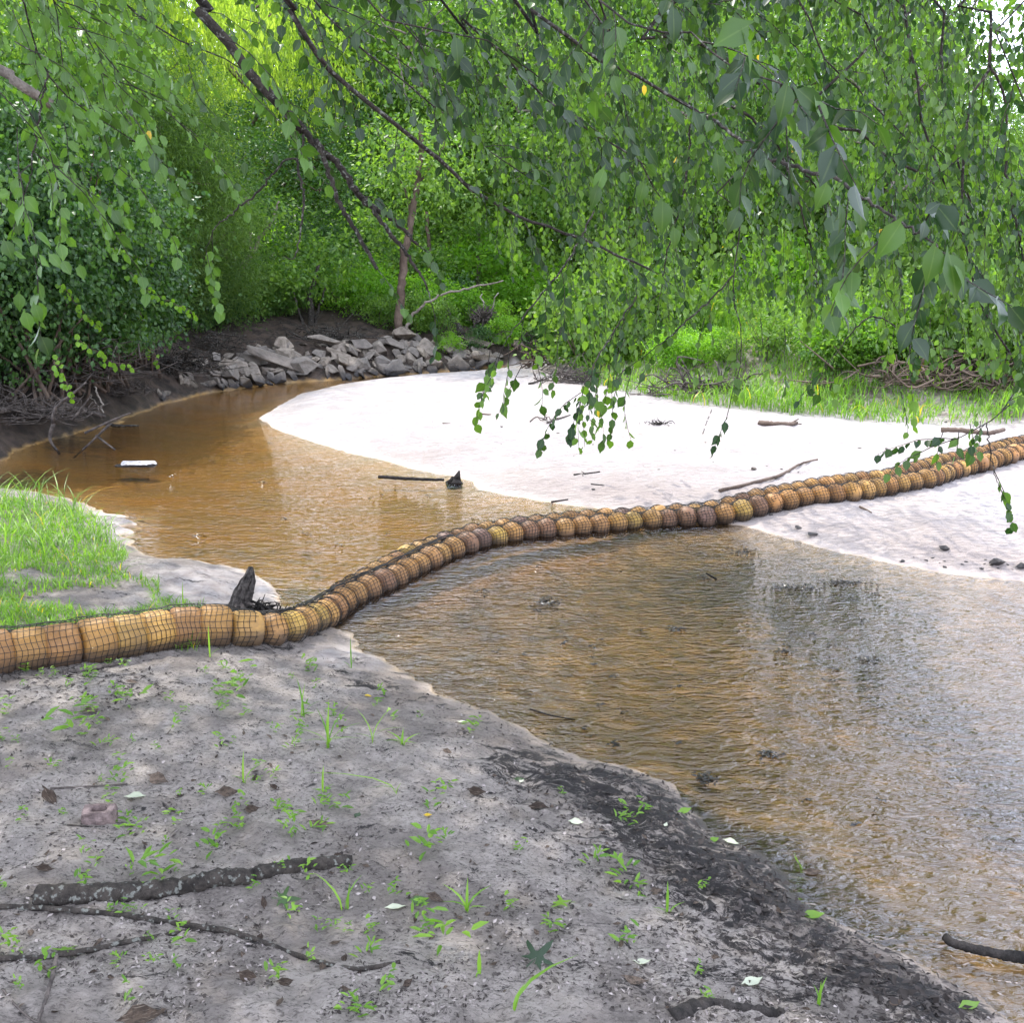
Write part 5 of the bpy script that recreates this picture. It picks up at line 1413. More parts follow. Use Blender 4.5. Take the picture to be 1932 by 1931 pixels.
RB = [
    ([(1690, -60), (1702, 0), (1713, 69), (1730, 156), (1744, 243), (1765, 305), (1782, 347)], 3.3, 3.4, 7, 4, .034, 1.0, True),
    ([(1790, -60), (1786, 0), (1775, 104), (1786, 208), (1807, 312), (1831, 382)], 3.5, 3.6, 8, 4, .034, 1.0, True),
    ([(1872, -60), (1869, 0), (1866, 121), (1834, 191), (1817, 295), (1814, 399), (1824, 486), (1845, 555), (1886, 642), (1907, 670)], 3.2, 3.3, 8, 3.5, .034, .9, True),
    ([(1866, 121), (1897, 191), (1897, 278), (1907, 382), (1931, 486), (1950, 560)], 3.2, 3.4, 5, 2, .034, 1.0, False),
    ([(1505, -60), (1515, 0), (1532, 52), (1557, 115), (1609, 156), (1626, 174), (1680, 230), (1740, 290)], 4.6, 5.0, 5, 2, .05, 1.2, True),
    ([(1250, 20), (1303, 69), (1383, 118), (1425, 156), (1466, 170), (1522, 215), (1574, 240), (1626, 250), (1678, 299), (1730, 323), (1800, 380), (1850, 440)], 5.0, 4.6, 10, 4, .05, 1.4, True),
    ([(1380, 200), (1420, 225), (1480, 290), (1530, 340), (1560, 400)], 5.2, 5.4, 5, 2, .05, 1.4, False),
    ([(1385, 330), (1400, 389), (1393, 458), (1383, 521), (1385, 573), (1397, 625), (1398, 680), (1386, 720), (1376, 770)], 4.8, 4.9, 5, 1.2, .048, .25, True),
    ([(1383, 521), (1330, 575), (1276, 625), (1220, 670)], 4.8, 4.8, 3.5, 1.5, .048, .5, False),
    ([(1200, 560), (1150, 640), (1120, 690), (1100, 740)], 4.6, 4.5, 3, 1.2, .05, .6, False),
    ([(1120, 400), (1080, 480), (1020, 560), (970, 620), (940, 670)], 5.0, 4.7, 3.5, 1.2, .05, .7, False),
    ([(1720, 640), (1640, 600), (1560, 690)], 4.8, 4.9, 3, 1.2, .048, .3, False),
    ([(1940, 700), (1932, 735), (1900, 775), (1860, 800), (1800, 832), (1755, 845)], 4.0, 3.9, 4, 2, .042, .55, True),
    ([(1862, 800), (1868, 850), (1876, 890), (1884, 915)], 3.9, 3.9, 2.5, 1, .042, .3, False),
    ([(1932, 0), (1905, 100), (1925, 190), (1960, 260)], 3.0, 3.1, 5, 3, .034, .8, True),
    ([(1620, -60), (1640, 40), (1665, 130), (1700, 220), (1690, 330), (1680, 420)], 4.9, 5.2, 5, 2, .05, 1.0, True),
    ([(1440, 180), (1470, 280), (1500, 360), (1525, 450), (1545, 540)], 5.0, 5.3, 4, 1.5, .048, 1.2, False),
    ([(1300, 180), (1300, 280), (1285, 380), (1260, 470), (1245, 560)], 5.4, 5.5, 4, 1.5, .048, 1.2, False),
]
def vlow(u): return np.interp(u, [820, 860, 950, 1050, 1150, 1250, 1350, 1450, 1600, 1700, 1800, 1932, 2050], [180, 330, 470, 590, 640, 590, 540, 560, 600, 650, 650, 690, 700])
def right_free(twig, lv, tw, B):
    c = 0
    while c < 1350:
        u = rng.uniform(860, 2080) if rng.uniform() < .9 else rng.uniform(1000, 1300)
        lo = vlow(u); top = -160 if u < 1750 else -60
        v = top + (lo - top) * rng.uniform(0, 1) ** .95
        f = (v - top) / (lo - top)
        if u > 1840 and v < 330 and rng.uniform() < .75: continue
        if u < 1050 and rng.uniform() < .35 + .2 * f: continue
        if f > .75 and rng.uniform() < .35: continue
        near_ = u > 1650; d = rng.uniform(2.9, 4.2) if near_ else rng.uniform(5.2, 8.8)
        L = rng.uniform(.25, .55) * (.6 if near_ else 1); L = min(L, max(.12, (lo + 40 - v) / FPX * d))
        twig(atd(u, v, d), np.array([rng.uniform(-.1, .7), rng.normal() * .3, -rng.uniform(.4, 1.1)]), L, rng.uniform(.024, .033) if near_ else rng.uniform(.038, .054), .018 if near_ else .028, .7, r=.0012 if near_ else .0018, tint=rng.uniform(.15, .95) if v > 380 else rng.uniform(.0, .7))
        c += 1
    for u, v, L in ((925, 660, .30), (948, 655, .34), (985, 690, .22), (960, 650, .25), (1010, 640, .3), (1110, 700, .32), (1135, 690, .36), (1150, 690, .26), (1175, 700, .34), (1195, 690, .32), (1098, 720, .3), (1125, 730, .24), (1390, 640, .25),
                    (1180, 640, .3), (1330, 600, .3), (1435, 600, .28), (1480, 620, .26), (1590, 700, .14), (1560, 680, .16), (1700, 740, .2), (1720, 700, .25), (1850, 740, .18), (1060, 620, .3), (1780, 815, .14), (1830, 800, .14), (1810, 812, .12), (1850, 795, .14)):
        twig(atd(u, v, rng.uniform(4.0, 4.8)), np.array([rng.normal() * .25 - .1, 0, -1.0]), L, .046, .034, .6, tint=rng.uniform(.3, .9))
    # the part of the crown above the view
    for k in range(420):
        u = rng.uniform(1120, 1680); v = rng.uniform(-950, -120); d = rng.uniform(4.5, 7.0)
        twig(atd(u, v, d), np.array([rng.uniform(-.1, .7), rng.normal() * .3, -rng.uniform(.4, 1.1)]), rng.uniform(.3, .6), .055, .03, .6, r=.0018)
near_tree('hanging_leaf_tree', 'tree at right with a dense hanging curtain of small heart shaped leaves', (6.2, 5.6, .3), (5.2, 5.2, 5.0), RB, [], M['leaf_hang'], [
    (1215, 160, 4.5, 5, .05, .03, .99, .1)], free=right_free)

# ------------------------------------------------------------------ things lying on the near bank
stick('fallen_log', [(72, 1702), (150, 1694), (250, 1690), (330, 1682), (400, 1668), (470, 1660), (560, 1643), (662, 1632)], 36, 24, 'dark weathered log lying across the lower left sand', M['bark_dark'], cat='log', lift=-.008)
stick('fallen_stick', [(-30, 1714), (60, 1717), (150, 1724), (260, 1736), (350, 1750), (420, 1762), (480, 1776), (560, 1806), (620, 1824), (680, 1832), (755, 1820)], 10, 7, 'long thin curving dark stick below the log', M['bark_dark'], lift=-.001)
stick('fallen_stick', [(-30, 1814), (60, 1811), (110, 1808), (180, 1796), (230, 1784), (330, 1764), (400, 1756), (440, 1762)], 10, 6, 'shorter dark stick that meets the long curving one', M['bark_dark'], lift=0)
stick('fallen_twig', [(108, 1806), (98, 1850), (86, 1890), (66, 1945)], 7, 5, 'small twig running down to the lower left corner', M['driftwood'])
stick('fallen_twig', [(5, 1870), (30, 1900), (60, 1925), (90, 1940)], 4, 3, 'thin twig at the very lower left corner', M['driftwood'])
stick('fallen_twig', [(100, 1555), (160, 1562), (240, 1560), (300, 1552)], 2.5, 1.5, 'hair thin twig under the hollow block', M['bark_dark'])
stick('fallen_twig', [(95, 1490), (180, 1485), (240, 1480)], 4, 2, 'thin twig just above the hollow block', M['driftwood'])
stick('fallen_stick', [(120, 1275), (190, 1262), (235, 1250), (262, 1235)], 8, 5, 'pale stick in the shade under the boom', M['driftwood'])
stick('fallen_twig', [(1000, 1340), (1040, 1352), (1085, 1360)], 3, 2, 'dark twig at the waterline of the near bank', M['wet_wood'])
stick('fallen_stick', [(1270, 1918), (1330, 1895), (1400, 1905), (1480, 1912)], 30, 18, 'dark rotten wood piece at the bottom edge', M['wet_wood'], cat='log', lift=-.02)
# sand bar sticks
stick('long_stick', [(1357, 929), (1400, 920), (1440, 910), (1475, 898), (1510, 880), (1542, 869)], 7, 4, 'long knotty brown stick on the sand bar behind the boom', M['bark_brown'], cat='stick')
stick('driftwood_log', [(1432, 801), (1460, 803), (1490, 804), (1503, 803)], 9, 6, 'short brown driftwood log with a forked end on the sand bar', M['bark_brown'], cat='driftwood', extra=[([(1490, 802), (1502, 797), (1512, 791)], 4, 2), ([(1495, 804), (1518, 801)], 4, 3)])
stick('thin_stick', [(1326, 820), (1334, 795), (1343, 774)], 2, 1.5, 'hair thin pale stick standing in the sand bar', M['driftwood'])
stick('forked_stick', [(1083, 898), (1105, 896), (1132, 892)], 4, 2.5, 'small black forked stick on the sand bar', M['wet_wood'], extra=[([(1104, 898), (1094, 906)], 4, 3), ([(1108, 896), (1100, 890)], 2, 1)])
stick('fallen_twig', [(1115, 915), (1140, 917)], 2.5, 1.5, 'tiny dark twig below the black forked stick', M['wet_wood'])
stick('fallen_twig', [(1040, 949), (1072, 944)], 3.5, 2, 'dark twig at the edge of the sand bar near the boom', M['wet_wood'])
stick('fallen_stick', [(1033, 800), (1052, 793), (1076, 785)], 5, 2, 'dark bent stick on the sand bar under the hanging sprigs', M['driftwood'], extra=[([(1000, 797), (1012, 788), (1030, 792)], 3, 2)])
stick('fallen_stick', [(998, 727), (1014, 722), (1032, 716)], 4, 2, 'dark stick at the far end of the sand bar', M['bark_dark'])
stick('fallen_twig', [(835, 799), (850, 800)], 3, 2, 'short brown twig on the middle of the sand bar', M['bark_brown'])
stick('fallen_twig', [(910, 783), (926, 784)], 3, 2, 'short twig on the far half of the sand bar', M['bark_brown'])
stick('fallen_twig', [(1622, 958), (1634, 964), (1645, 969)], 4, 2, 'brown twig on the sand in front of the boom', M['bark_brown'])
tangle('debris_clump', 1243, 803, 46, 10, 40, 'small clump of dark twigs in the middle of the sand bar', M['wet_wood'], cat='debris', r=(.003, .007), stuff='twig_pile')
tangle('debris_clump', 1033, 795, 34, 8, 20, 'small clump of twigs beside the dark bent stick', M['driftwood'], cat='debris', r=(.003, .006), stuff='twig_pile')
stick('broken_branch', [(1772, 846), (1810, 848), (1860, 852), (1890, 846)], 9, 7, 'brown branch piece lying over the boom under the leafy sprig', M['bark_brown'], cat='branch', lift=.16)
# stones
def stone(u, v, wpx, me, label, rz=0.3, name='stone', sink=.2):
    p = gat(u, v); s = wpx / FPX * np.linalg.norm(p - [0, 0, CAM_Z])
    o = obj(name, me, None, (p[0], p[1], p[2] + .26 * s * (1 - 2 * sink)), (0, .1, rz), (s, s, s)); tag(o, label=label, cat='stone'); return o
stone(1506, 998, 15, ROCKS[0], 'small grey stone nearest to the boom on the front sand'); stone(1531, 1012, 26, SLABS[1], 'flat grey stone at the waterline below the boom', .5)
stone(1783, 1038, 22, ROCKS[2], 'round dark stone on the sand at right'); stone(1884, 1068, 30, ROCKS[3], 'largest dark stone at the waterline at right'); stone(1925, 1072, 22, ROCKS[4], 'dark stone cut by the right edge')
stone(1455, 973, 8, ROCKS[1], 'tiny stone touching the boom'); stone(1422, 887, 12, ROCKS[5], 'small dark lump on the sand bar above the long stick'); stone(946, 808, 7, ROCKS[6], 'tiny dark pebble in the middle of the sand bar')
stone(1120, 925, 8, ROCKS[1], 'tiny dark pebble on the sand bar edge'); stone(1674, 849, 10, ROCKS[0], 'small curled brown lump on the sand bar at right'); stone(1475, 886, 6, ROCKS[2], 'tiny pebble right of the dark lump')
for k in range(40):
    if k < 22: u = rng.uniform(1690, 1930); v = 1052 + (u - 1690) * .06 + rng.uniform(-6, 14)
    else: u = rng.uniform(700, 1800); v = rng.uniform(790, 930)
    p = gat(u, v)
    if fields(p[0], p[1])[1] < .03: continue
    s = rng.uniform(4, 10) / FPX * np.linalg.norm(p - [0, 0, CAM_Z])
    o = obj('pebble', ROCKS[k % 7], None, tuple(p), (0, 0, rng.uniform(0, 6)), (s, s, s * .8)); tag(o, label='small dark pebble lying on the pale sand bar', cat='pebble', group='small dark pebbles scattered on the sand bar')

# hollow block
def hollow_block():
    m, t, o = mat('weathered_block'); n = N(t); g = n.coord('Object')
    c = n.mix(n.rng(n.noise(g, 25, 5, .7), .35, .65), (.10, .075, .07), (.24, .18, .165))
    t.links.new(n.pbr(c, .9, n.bump(n.noise(g, 60, 5, .7), .8, .01), .2), o.inputs[0])
    p = gat(190, 1552); s = .072
    bm = bmesh.new()
    W_, D_, H_ = .047, .030, .050
    ring = lambda w_, d_, z: [bm.verts.new((sx * w_ * (1 + rng.normal() * .05), sy * d_ * (1 + rng.normal() * .08), z + rng.normal() * .0015)) for sx, sy in ((-1, -1), (0, -1.12), (1, -1), (1.08, 0), (1, 1), (0, 1.1), (-1, 1), (-1.08, 0))]
    a, b, c1, c2, d2 = ring(W_ * .9, D_ * .9, -.02), ring(W_, D_, H_ * .6), ring(W_ * .96, D_ * .94, H_), ring(W_ * .46, D_ * .42, H_ * .98), ring(W_ * .42, D_ * .38, .0)
    for x, y in ((a, b), (b, c1), (c1, c2), (c2, d2)):
        for k in range(8): bm.faces.new((x[k], x[(k + 1) % 8], y[(k + 1) % 8], y[k]))
    bm.faces.new(list(reversed(d2)))
    bmesh.ops.recalc_face_normals(bm, faces=bm.faces)
    bmesh.ops.bevel(bm, geom=[e_ for e_ in bm.edges], offset=.0025, segments=2, affect='EDGES')
    me = bpy.data.meshes.new('hollow_block'); bm.to_mesh(me); bm.free(); me.materials.append(m)
    o = obj('hollow_block', me, None, (p[0], p[1], p[2] - .004), (.08, 0, .15)); tag(o, label='small brown hollow block with a square hole, half sunk in the sand', cat='block')
hollow_block()

# driftwood stump by the boom, with its nest of debris
M['stump_wood'] = barkmat('stump_wood', (.015, .013, .012), (.12, .105, .095), 40)
def stump():
    g = gat(462, 1150); e = empty('driftwood_stump', tuple(g), label='grey weathered stump standing on the sand behind the boom', cat='stump')
    k = g[1] / FPX * 1.03; tb = Tubes()
    P = np.array([[-.03, 0, -.03], [-.02, 0, .04], [.005, .01, .12], [.03, .01, .19], [.042, .01, .235]])
    Q = smooth_path(P, 14)
    for i in range(16):
        a = i / 16 * 2 * PI; rr = np.interp(np.linspace(0, 1, 14), [0, .25, .7, 1], [.062, .042, .036, .012])
        off = np.stack([np.cos(a + np.linspace(0, .5, 14)) * rr, np.sin(a + np.linspace(0, .5, 14)) * rr * .7, rng.normal() * .01 + np.zeros(14)], 1)
        m_ = int(rng.integers(10, 15)); tb.add((Q + off)[:m_], [.015, .013, .010, .002], 6, .3)
    tb.add(Q, [.05, .035, .03, .012], 8, .1)
    obj('stump', tb.mesh('stump', M['stump_wood']), e)
    tb = Tubes()
    for i in range(14):
        a = rng.uniform(0, 2 * PI); L = rng.uniform(.06, .13)
        tb.add(smooth_path([[math.cos(a) * .03 - .02, math.sin(a) * .02, .05], [math.cos(a) * L * .6, math.sin(a) * L * .5, .03], [math.cos(a) * L, math.sin(a) * L * .8, -.01]], 6), [.010, .004], 5, .08)
    obj('root', tb.mesh('root', M['driftwood']), e); e.scale = (1.05, 1.05, 1.0)
stump()
tangle('debris_nest', 492, 1158, 84, 26, 130, 'black nest of wet twigs and leaves at the foot of the stump', M['wet_wood'], cat='debris', r=(.003, .009), stuff='twig_pile')
# snag in the creek
def snag():
    p = at(857, 916, -.02); e = empty('black_snag', tuple(p), label='small black snag sticking out of the water by the sand bar', cat='snag')
    me = hull_mesh('snag', (.085, .06, .05), 14, M['wet_wood'], .1, 901); obj('snag', me, e, (0, 0, .02))
    obj('spike', Tubes().add([[0.02, 0, .02], [.03, 0, .08], [.045, 0, .125]], [.045, .03, .006], 7, .15).mesh('spike', M['wet_wood']), e)
    obj('spike', Tubes().add([[-.02, 0, .02], [-.01, 0, .075]], [.04, .012], 6, .15).mesh('spike', M['wet_wood']), e)
snag()
stick('sunken_stick', [(715, 905), (760, 908), (800, 910), (838, 911)], 7, 5, 'dark stick lying just at the water surface left of the snag', M['wet_wood'], lift=.012)
stick('sunken_branch', [(1782, 1782), (1800, 1796), (1850, 1808), (1900, 1818), (1950, 1822)], 14, 20, 'black waterlogged branch at the lower right edge of the creek', M['wet_wood'], cat='branch', lift=.012)
# the pale floating slab
def floater():
    p = at(258, 879, .0); m, t, o = mat('pale_foam'); n = N(t); g = n.coord('Object')
    t.links.new(n.pbr(n.mix(n.rng(n.noise(g, 40, 4), .4, .6), (.5, .49, .50), (.25, .22, .2)), .6, n.bump(n.noise(g, 60, 4), .6, .01)), o.inputs[0])
    e = empty('floating_slab', tuple(p), label='flat white topped slab with dark underside lying in the shallow water', cat='debris')
    a = obj('top', hull_mesh('top', (.19, .09, .012), 26, m, .1, 77), e, (0, 0, .022)); b = obj('underside', hull_mesh('underside', (.20, .095, .012), 26, M['wet_wood'], .1, 78), e, (.01, -.005, .004))
floater()
def debris_mat(u, v, w_, h_, label, n=60, group=None, z=.003):
    n = int(n * 1.8)
    p = at(u, v, z); k = p[1] / FPX * 1.03; ky = abs(at(u, v - h_ / 2)[1] - p[1])
    lv = Leaves(); P = np.stack([rng.normal(0, w_ * k / 4, n), rng.normal(0, ky / 2, n), rng.uniform(-.004, .004, n)], 1)
    lv.add(P, unit(rng.standard_normal((n, 3)) * [1, .5, .06]), np.array([0, 0, 1.]) + rng.standard_normal((n, 3)) * .2, rng.uniform(.008, .032, n), rng.uniform(.004, .016, n), rng.uniform(0, .3, n))
    o = obj('leaf_debris', lv.mesh('leaf_debris', M['wet_leaf'], 'kite'), None, tuple(p)); tag(o, label=label, cat='debris', group=group)
M['wet_leaf'] = leafmat('wet_leaf', (.012, .010, .008), (.05, .035, .02), ct=(1, .9, .8), transl=.05, rough=.3, spec=.5)
for a in ((1035, 1138, 62, 18, 'largest dark mat of wet leaves floating below the boom', 110), (1280, 1188, 34, 9, 'small dark leaf mat right of the largest one', 40), (912, 1116, 24, 6, 'small dark leaf mat near the yellow float', 24),
          (1400, 1042, 60, 16, 'tall clump of dark debris in the far shallows below the boom', 90), (1330, 1090, 40, 8, 'dark debris patch around the short post in the shallows', 40), (1595, 1100, 90, 9, 'long dark debris bar in the shallows at right', 120),
          (1500, 1110, 110, 10, 'flat broad dark debris patch beside the long debris bar', 110), (1450, 1425, 40, 14, 'dark leaf clump in the lower creek', 40), (1480, 1230, 30, 8, 'small dark patch below the debris bar', 30),
          (1160, 1405, 16, 6, 'tiny leaf clump in the lower left creek', 14), (1330, 1470, 40, 18, 'black leaf clump by the muddy near edge', 60), (1640, 1245, 50, 10, 'thin dark leaf streak right of centre in the creek', 40),
          (370, 1012, 30, 6, 'dark leaf mark in the calm water near the grass', 16), (490, 911, 30, 5, 'dark smear in the calm water right of the white slab', 14), (325, 898, 24, 4, 'short dark smear below the white slab', 12), (580, 1008, 26, 5, 'dark leaf mark in calm water above the boom', 14), (640, 1030, 20, 5, 'small leaf mark just above the boom', 10)):
    debris_mat(a[0], a[1], a[2], a[3], a[4], a[5])
stick('short_post', [(1352, 1095), (1350, 1084)], 4, 3, 'short black stick poking out of the far shallows', M['wet_wood'], dz=[0, 1], lift=.0)
for k in range(70):
    u = rng.uniform(450, 1700); v = rng.uniform(890, 1560)
    p = at(u, v, 0)
    if max(q for q in [f_[0] if hasattr(f_, '__len__') else float(f_) for f_ in fields(p[:1], p[1:2])[:3]]) > -.12: continue
    debris_mat(u, v, rng.uniform(6, 20), rng.uniform(2, 5), 'tiny dark wet leaf speck on the creek water', 5, 'tiny dark leaf specks on the creek')

# fallen leaves -------------------------------------------------------
def dryleaf(seed, kind='ovate'):
    r_ = np.random.default_rng(seed); tv, tf = TEMPL['ovate']; V = tv.copy(); V[:, 1] *= r_.uniform(.5, .75)
    V[:, 2] = .35 * (V[:, 1] ** 2) * r_.uniform(1, 4) + .12 * (V[:, 0] - .5) ** 2 * r_.uniform(-1, 4) + r_.normal(0, .02, len(V)); V[:, 0] -= .5
    return V, np.array(tf)
def leafobj(name, V, F, m, T, u, v, wpx, rz, tilt, label, group=None, cat='leaf', lift=.003):
    p = gat(u, v); s = wpx / FPX * np.linalg.norm(p - [0, 0, CAM_Z])
    me = mesh_np(name, V, [F], [m], False, {'tint': np.full(len(V), T)})
    o = obj(name, me, None, (p[0], p[1], p[2] + lift + s * .06), tilt and (tilt[0], tilt[1], rz) or (0, 0, rz), (s, s, s)); tag(o, label=label, cat=cat, group=group); return o
def lobed(seed):
    r_ = np.random.default_rng(seed); A = []
    tips = [(-2.2, .62), (-1.15, .92), (0, 1.1), (1.15, .92), (2.2, .62)]
    n = 41; V = [[0, 0, 0]]
    for a in np.linspace(-2.75, 2.75, n):
        rr = .30
        for ta, tr_ in tips: rr = max(rr, tr_ * max(0, 1 - (abs(a - ta) / .52) ** .9))
        rr *= 1 + .06 * math.sin(a * 23); V.append([rr * math.cos(a), rr * math.sin(a), .16 * rr ** 2 * math.sin(a * 2.2 + seed) - .04 * rr])
    V += [[-.62, .03, .05], [-.62, -.03, .05], [-.05, .02, 0], [-.05, -.02, 0]]
    F = [[0, k, k + 1] for k in range(1, n)] + [[n + 1, n + 2, n + 3], [n + 2, n + 4, n + 3]]
    return np.array(V) * .55, np.array(F)
for (u, v, wp, rz, tl, T, lb) in (
    (534, 1706, 56, .3, (.5, .2), .2, 'dark green lobed leaf below the right end of the log'), (1060, 1712, 70, 2.9, (.25, .1), .75, 'pale green lobed leaf in the lower middle of the bank'),
    (1012, 1818, 84, .9, (.3, -.1), .0, 'large dark green lobed leaf under the arching blade'), (1508, 1638, 46, 1.6, (1.1, .1), .8, 'upright green lobed leaf at the water edge'),
    (125, 1800, 50, 2.2, (.2, .2), .35, 'torn green leaf at the fork of the lower left sticks')):
    V, F = lobed(int(u)); leafobj('lobed_leaf', V, F, M['grass'] if T > .3 else M['leaf_near'], T, u, v, wp, rz, tl, lb, lift=.008)
for (u, v, wp, rz, tl, T, m, lb) in (
    (1830, 1902, 38, .1, (.1, .1), .9, 'grass', 'oval yellow green leaf at lower right corner of the bank'), (1535, 1733, 36, .1, (.1, 0), .6, 'grass', 'oval green leaf lying by the dark water edge'),
    (1348, 1588, 20, .3, (.2, 0), .7, 'grass', 'small green leaf at edge of the muck'), (1380, 1593, 24, -.1, (.1, 0), .8, 'pale', 'pale green leaf right of the small green one'), (1292, 1535, 26, .6, (.4, 0), .5, 'grass', 'round green leaf standing in the black muck'),
    (1420, 1858, 38, .2, (.1, .1), .8, 'pale', 'pale green leaf near the bottom edge'), (1212, 1818, 26, .2, (0, 0), .9, 'pale', 'small pale leaf right of the large dark lobed leaf'), (748, 1716, 30, .1, (0, 0), .9, 'pale', 'round pale grey leaf in the lower middle sand'),
    (792, 1707, 30, .2, (.3, .1), .3, 'leaf', 'small dark green leaf beside the round pale one'), (822, 1700, 30, -.2, (.2, .3), .4, 'dry', 'curled tan leaf beside the small green one'), (675, 1540, 18, 1.2, (.1, 0), .1, 'leaf', 'small dark square green leaf in the middle sand'),
    (808, 1542, 13, .3, (.1, 0), .99, 'grass', 'small yellow leaf in the middle of the bank'), (980, 1474, 18, .2, (.3, 0), .2, 'leaf', 'dark green leaf at the edge of the dark debris'), (874, 1365, 16, .2, (0, 0), .95, 'pale', 'small pale leaf near the dark band'),
    (984, 1478, 12, .8, (0, 0), .95, 'pale', 'tiny pale leaf beside the dark green leaf'), (1088, 1555, 22, -.1, (.3, 0), .9, 'pale', 'pale leaf on the brown wet sand'), (1256, 1560, 14, 1, (.2, 0), .9, 'pale', 'tiny whitish leaf in the dark band'),
    (694, 1315, 13, .3, (0, 0), .99, 'grass', 'small yellow leaf by the water under the lone blade'), (300, 1475, 34, .2, (.5, .1), .95, 'dry', 'pale folded leaf right of the hollow block'), (430, 1500, 36, .3, (.6, .2), .6, 'dry', 'large upturned tan leaf above the middle of the sand'),
    (475, 1532, 26, 1.2, (.7, .2), .4, 'dry', 'brown upturned leaf next to the large tan one'), (520, 1490, 24, .2, (.2, .5), .15, 'dry', 'dark curled leaf left of the short broad sprout'), (95, 1512, 40, -.4, (.1, .4), .2, 'dry', 'reddish brown curled leaf left of the hollow block'),
    (258, 1510, 30, .1, (0, 0), .8, 'pale', 'small yellowish leaf below the hollow block'), (610, 1560, 44, .4, (.2, .3), .7, 'dry', 'crumpled grey leaf pile at right of the middle'), (85, 1645, 26, .7, (.3, .3), .1, 'dry', 'dark reddish leaf near the log tip'),
    (175, 1345, 30, .4, (.2, .2), .8, 'dry', 'tan leaf at left below the boom'), (250, 1290, 20, .4, (.1, .2), .9, 'dry', 'pale leaf in the shade under the boom'), (860, 1335, 46, .1, (.3, .3), .8, 'dry', 'pale crumpled leaf strip near the upper tufts') if False else (845, 1420, 20, .1, (.3, .3), .8, 'dry', 'pale crumpled leaf near the dark weed'),
    (900, 1498, 30, -.3, (.5, .1), .02, 'dry', 'dark curled leaf standing like an arch'), (1018, 1527, 34, -.2, (.1, 0), .0, 'dry', 'black flat leaf right of the arch shaped one'), (1130, 1650, 18, 1.3, (.8, 0), .3, 'dry', 'orange brown leaf standing on edge'),
    (1240, 1685, 22, .1, (0, 0), .7, 'dry', 'tan leaf lying right of the pale lobed leaf'), (1690, 1895, 24, .1, (.2, 0), .5, 'dry', 'orange brown leaf near the lower right'), (1655, 1808, 16, 1, (.3, 0), .8, 'dry', 'small tan leaf in the black muck'),
    (1535, 1650, 30, .1, (.2, 0), .6, 'dry', 'brown leaf beside the upright lobed leaf'), (270, 1925, 60, .1, (.1, .1), .4, 'dry', 'large brown curled leaf at the bottom edge'), (540, 1855, 30, .4, (.4, .3), .2, 'dry', 'dark curled leaf below the long curving stick'),
    (470, 1848, 34, .2, (.5, .3), .25, 'dry', 'brown twisted leaf pair at lower left'), (770, 1860, 20, 1, (.6, 0), .3, 'dry', 'small brown leaf standing near the bottom'), (1200, 1855, 40, -.3, (.1, .1), .95, 'dry', 'pale grey crumpled leaf near bottom centre'), (640, 1622, 26, .8, (.4, .2), .3, 'dry', 'dry brown leaf leaning on the right end of the log')):
    V, F = dryleaf(int(u * 7 + v)); leafobj('fallen_leaf', V, F, {'grass': M['grass'], 'pale': M['pale_leaf'] if 'pale_leaf' in M else M.setdefault('pale_leaf', leafmat('pale_leaf', (.20, .24, .12), (.42, .44, .34), transl=.2, rough=.5)), 'leaf': M['leaf_near'], 'dry': M['dry_leaf']}[m], T, u, v, wp, rz + rng.normal() * .3, tl, lb)
PR = [dryleaf(k) for k in range(9)]
PRM = [mesh_np('fallen_leaf', V, [F], [M['dry_leaf']], False, {'tint': np.full(len(V), t_)}) for (V, F), t_ in zip(PR, np.linspace(.0, .95, 9))]
c = 0
while c < 210:
    u = rng.uniform(-20, 1750); v = rng.uniform(1225, 1930); g = gat(u, v)
    if nearland(g[None])[0] < .06: continue
    s = rng.uniform(.010, .026) * (1.2 if u < 700 else .9)
    o = obj('fallen_leaf', PRM[rng.integers(0, 9)], None, (g[0], g[1], g[2] + s * .12), (rng.normal() * .35, rng.normal() * .35, rng.uniform(0, 6.28)), (s, s, s))
    tag(o, label='small curled dry leaf lying among the crumbly grey sand', cat='leaf', group='small dry leaves scattered on the near bank'); c += 1

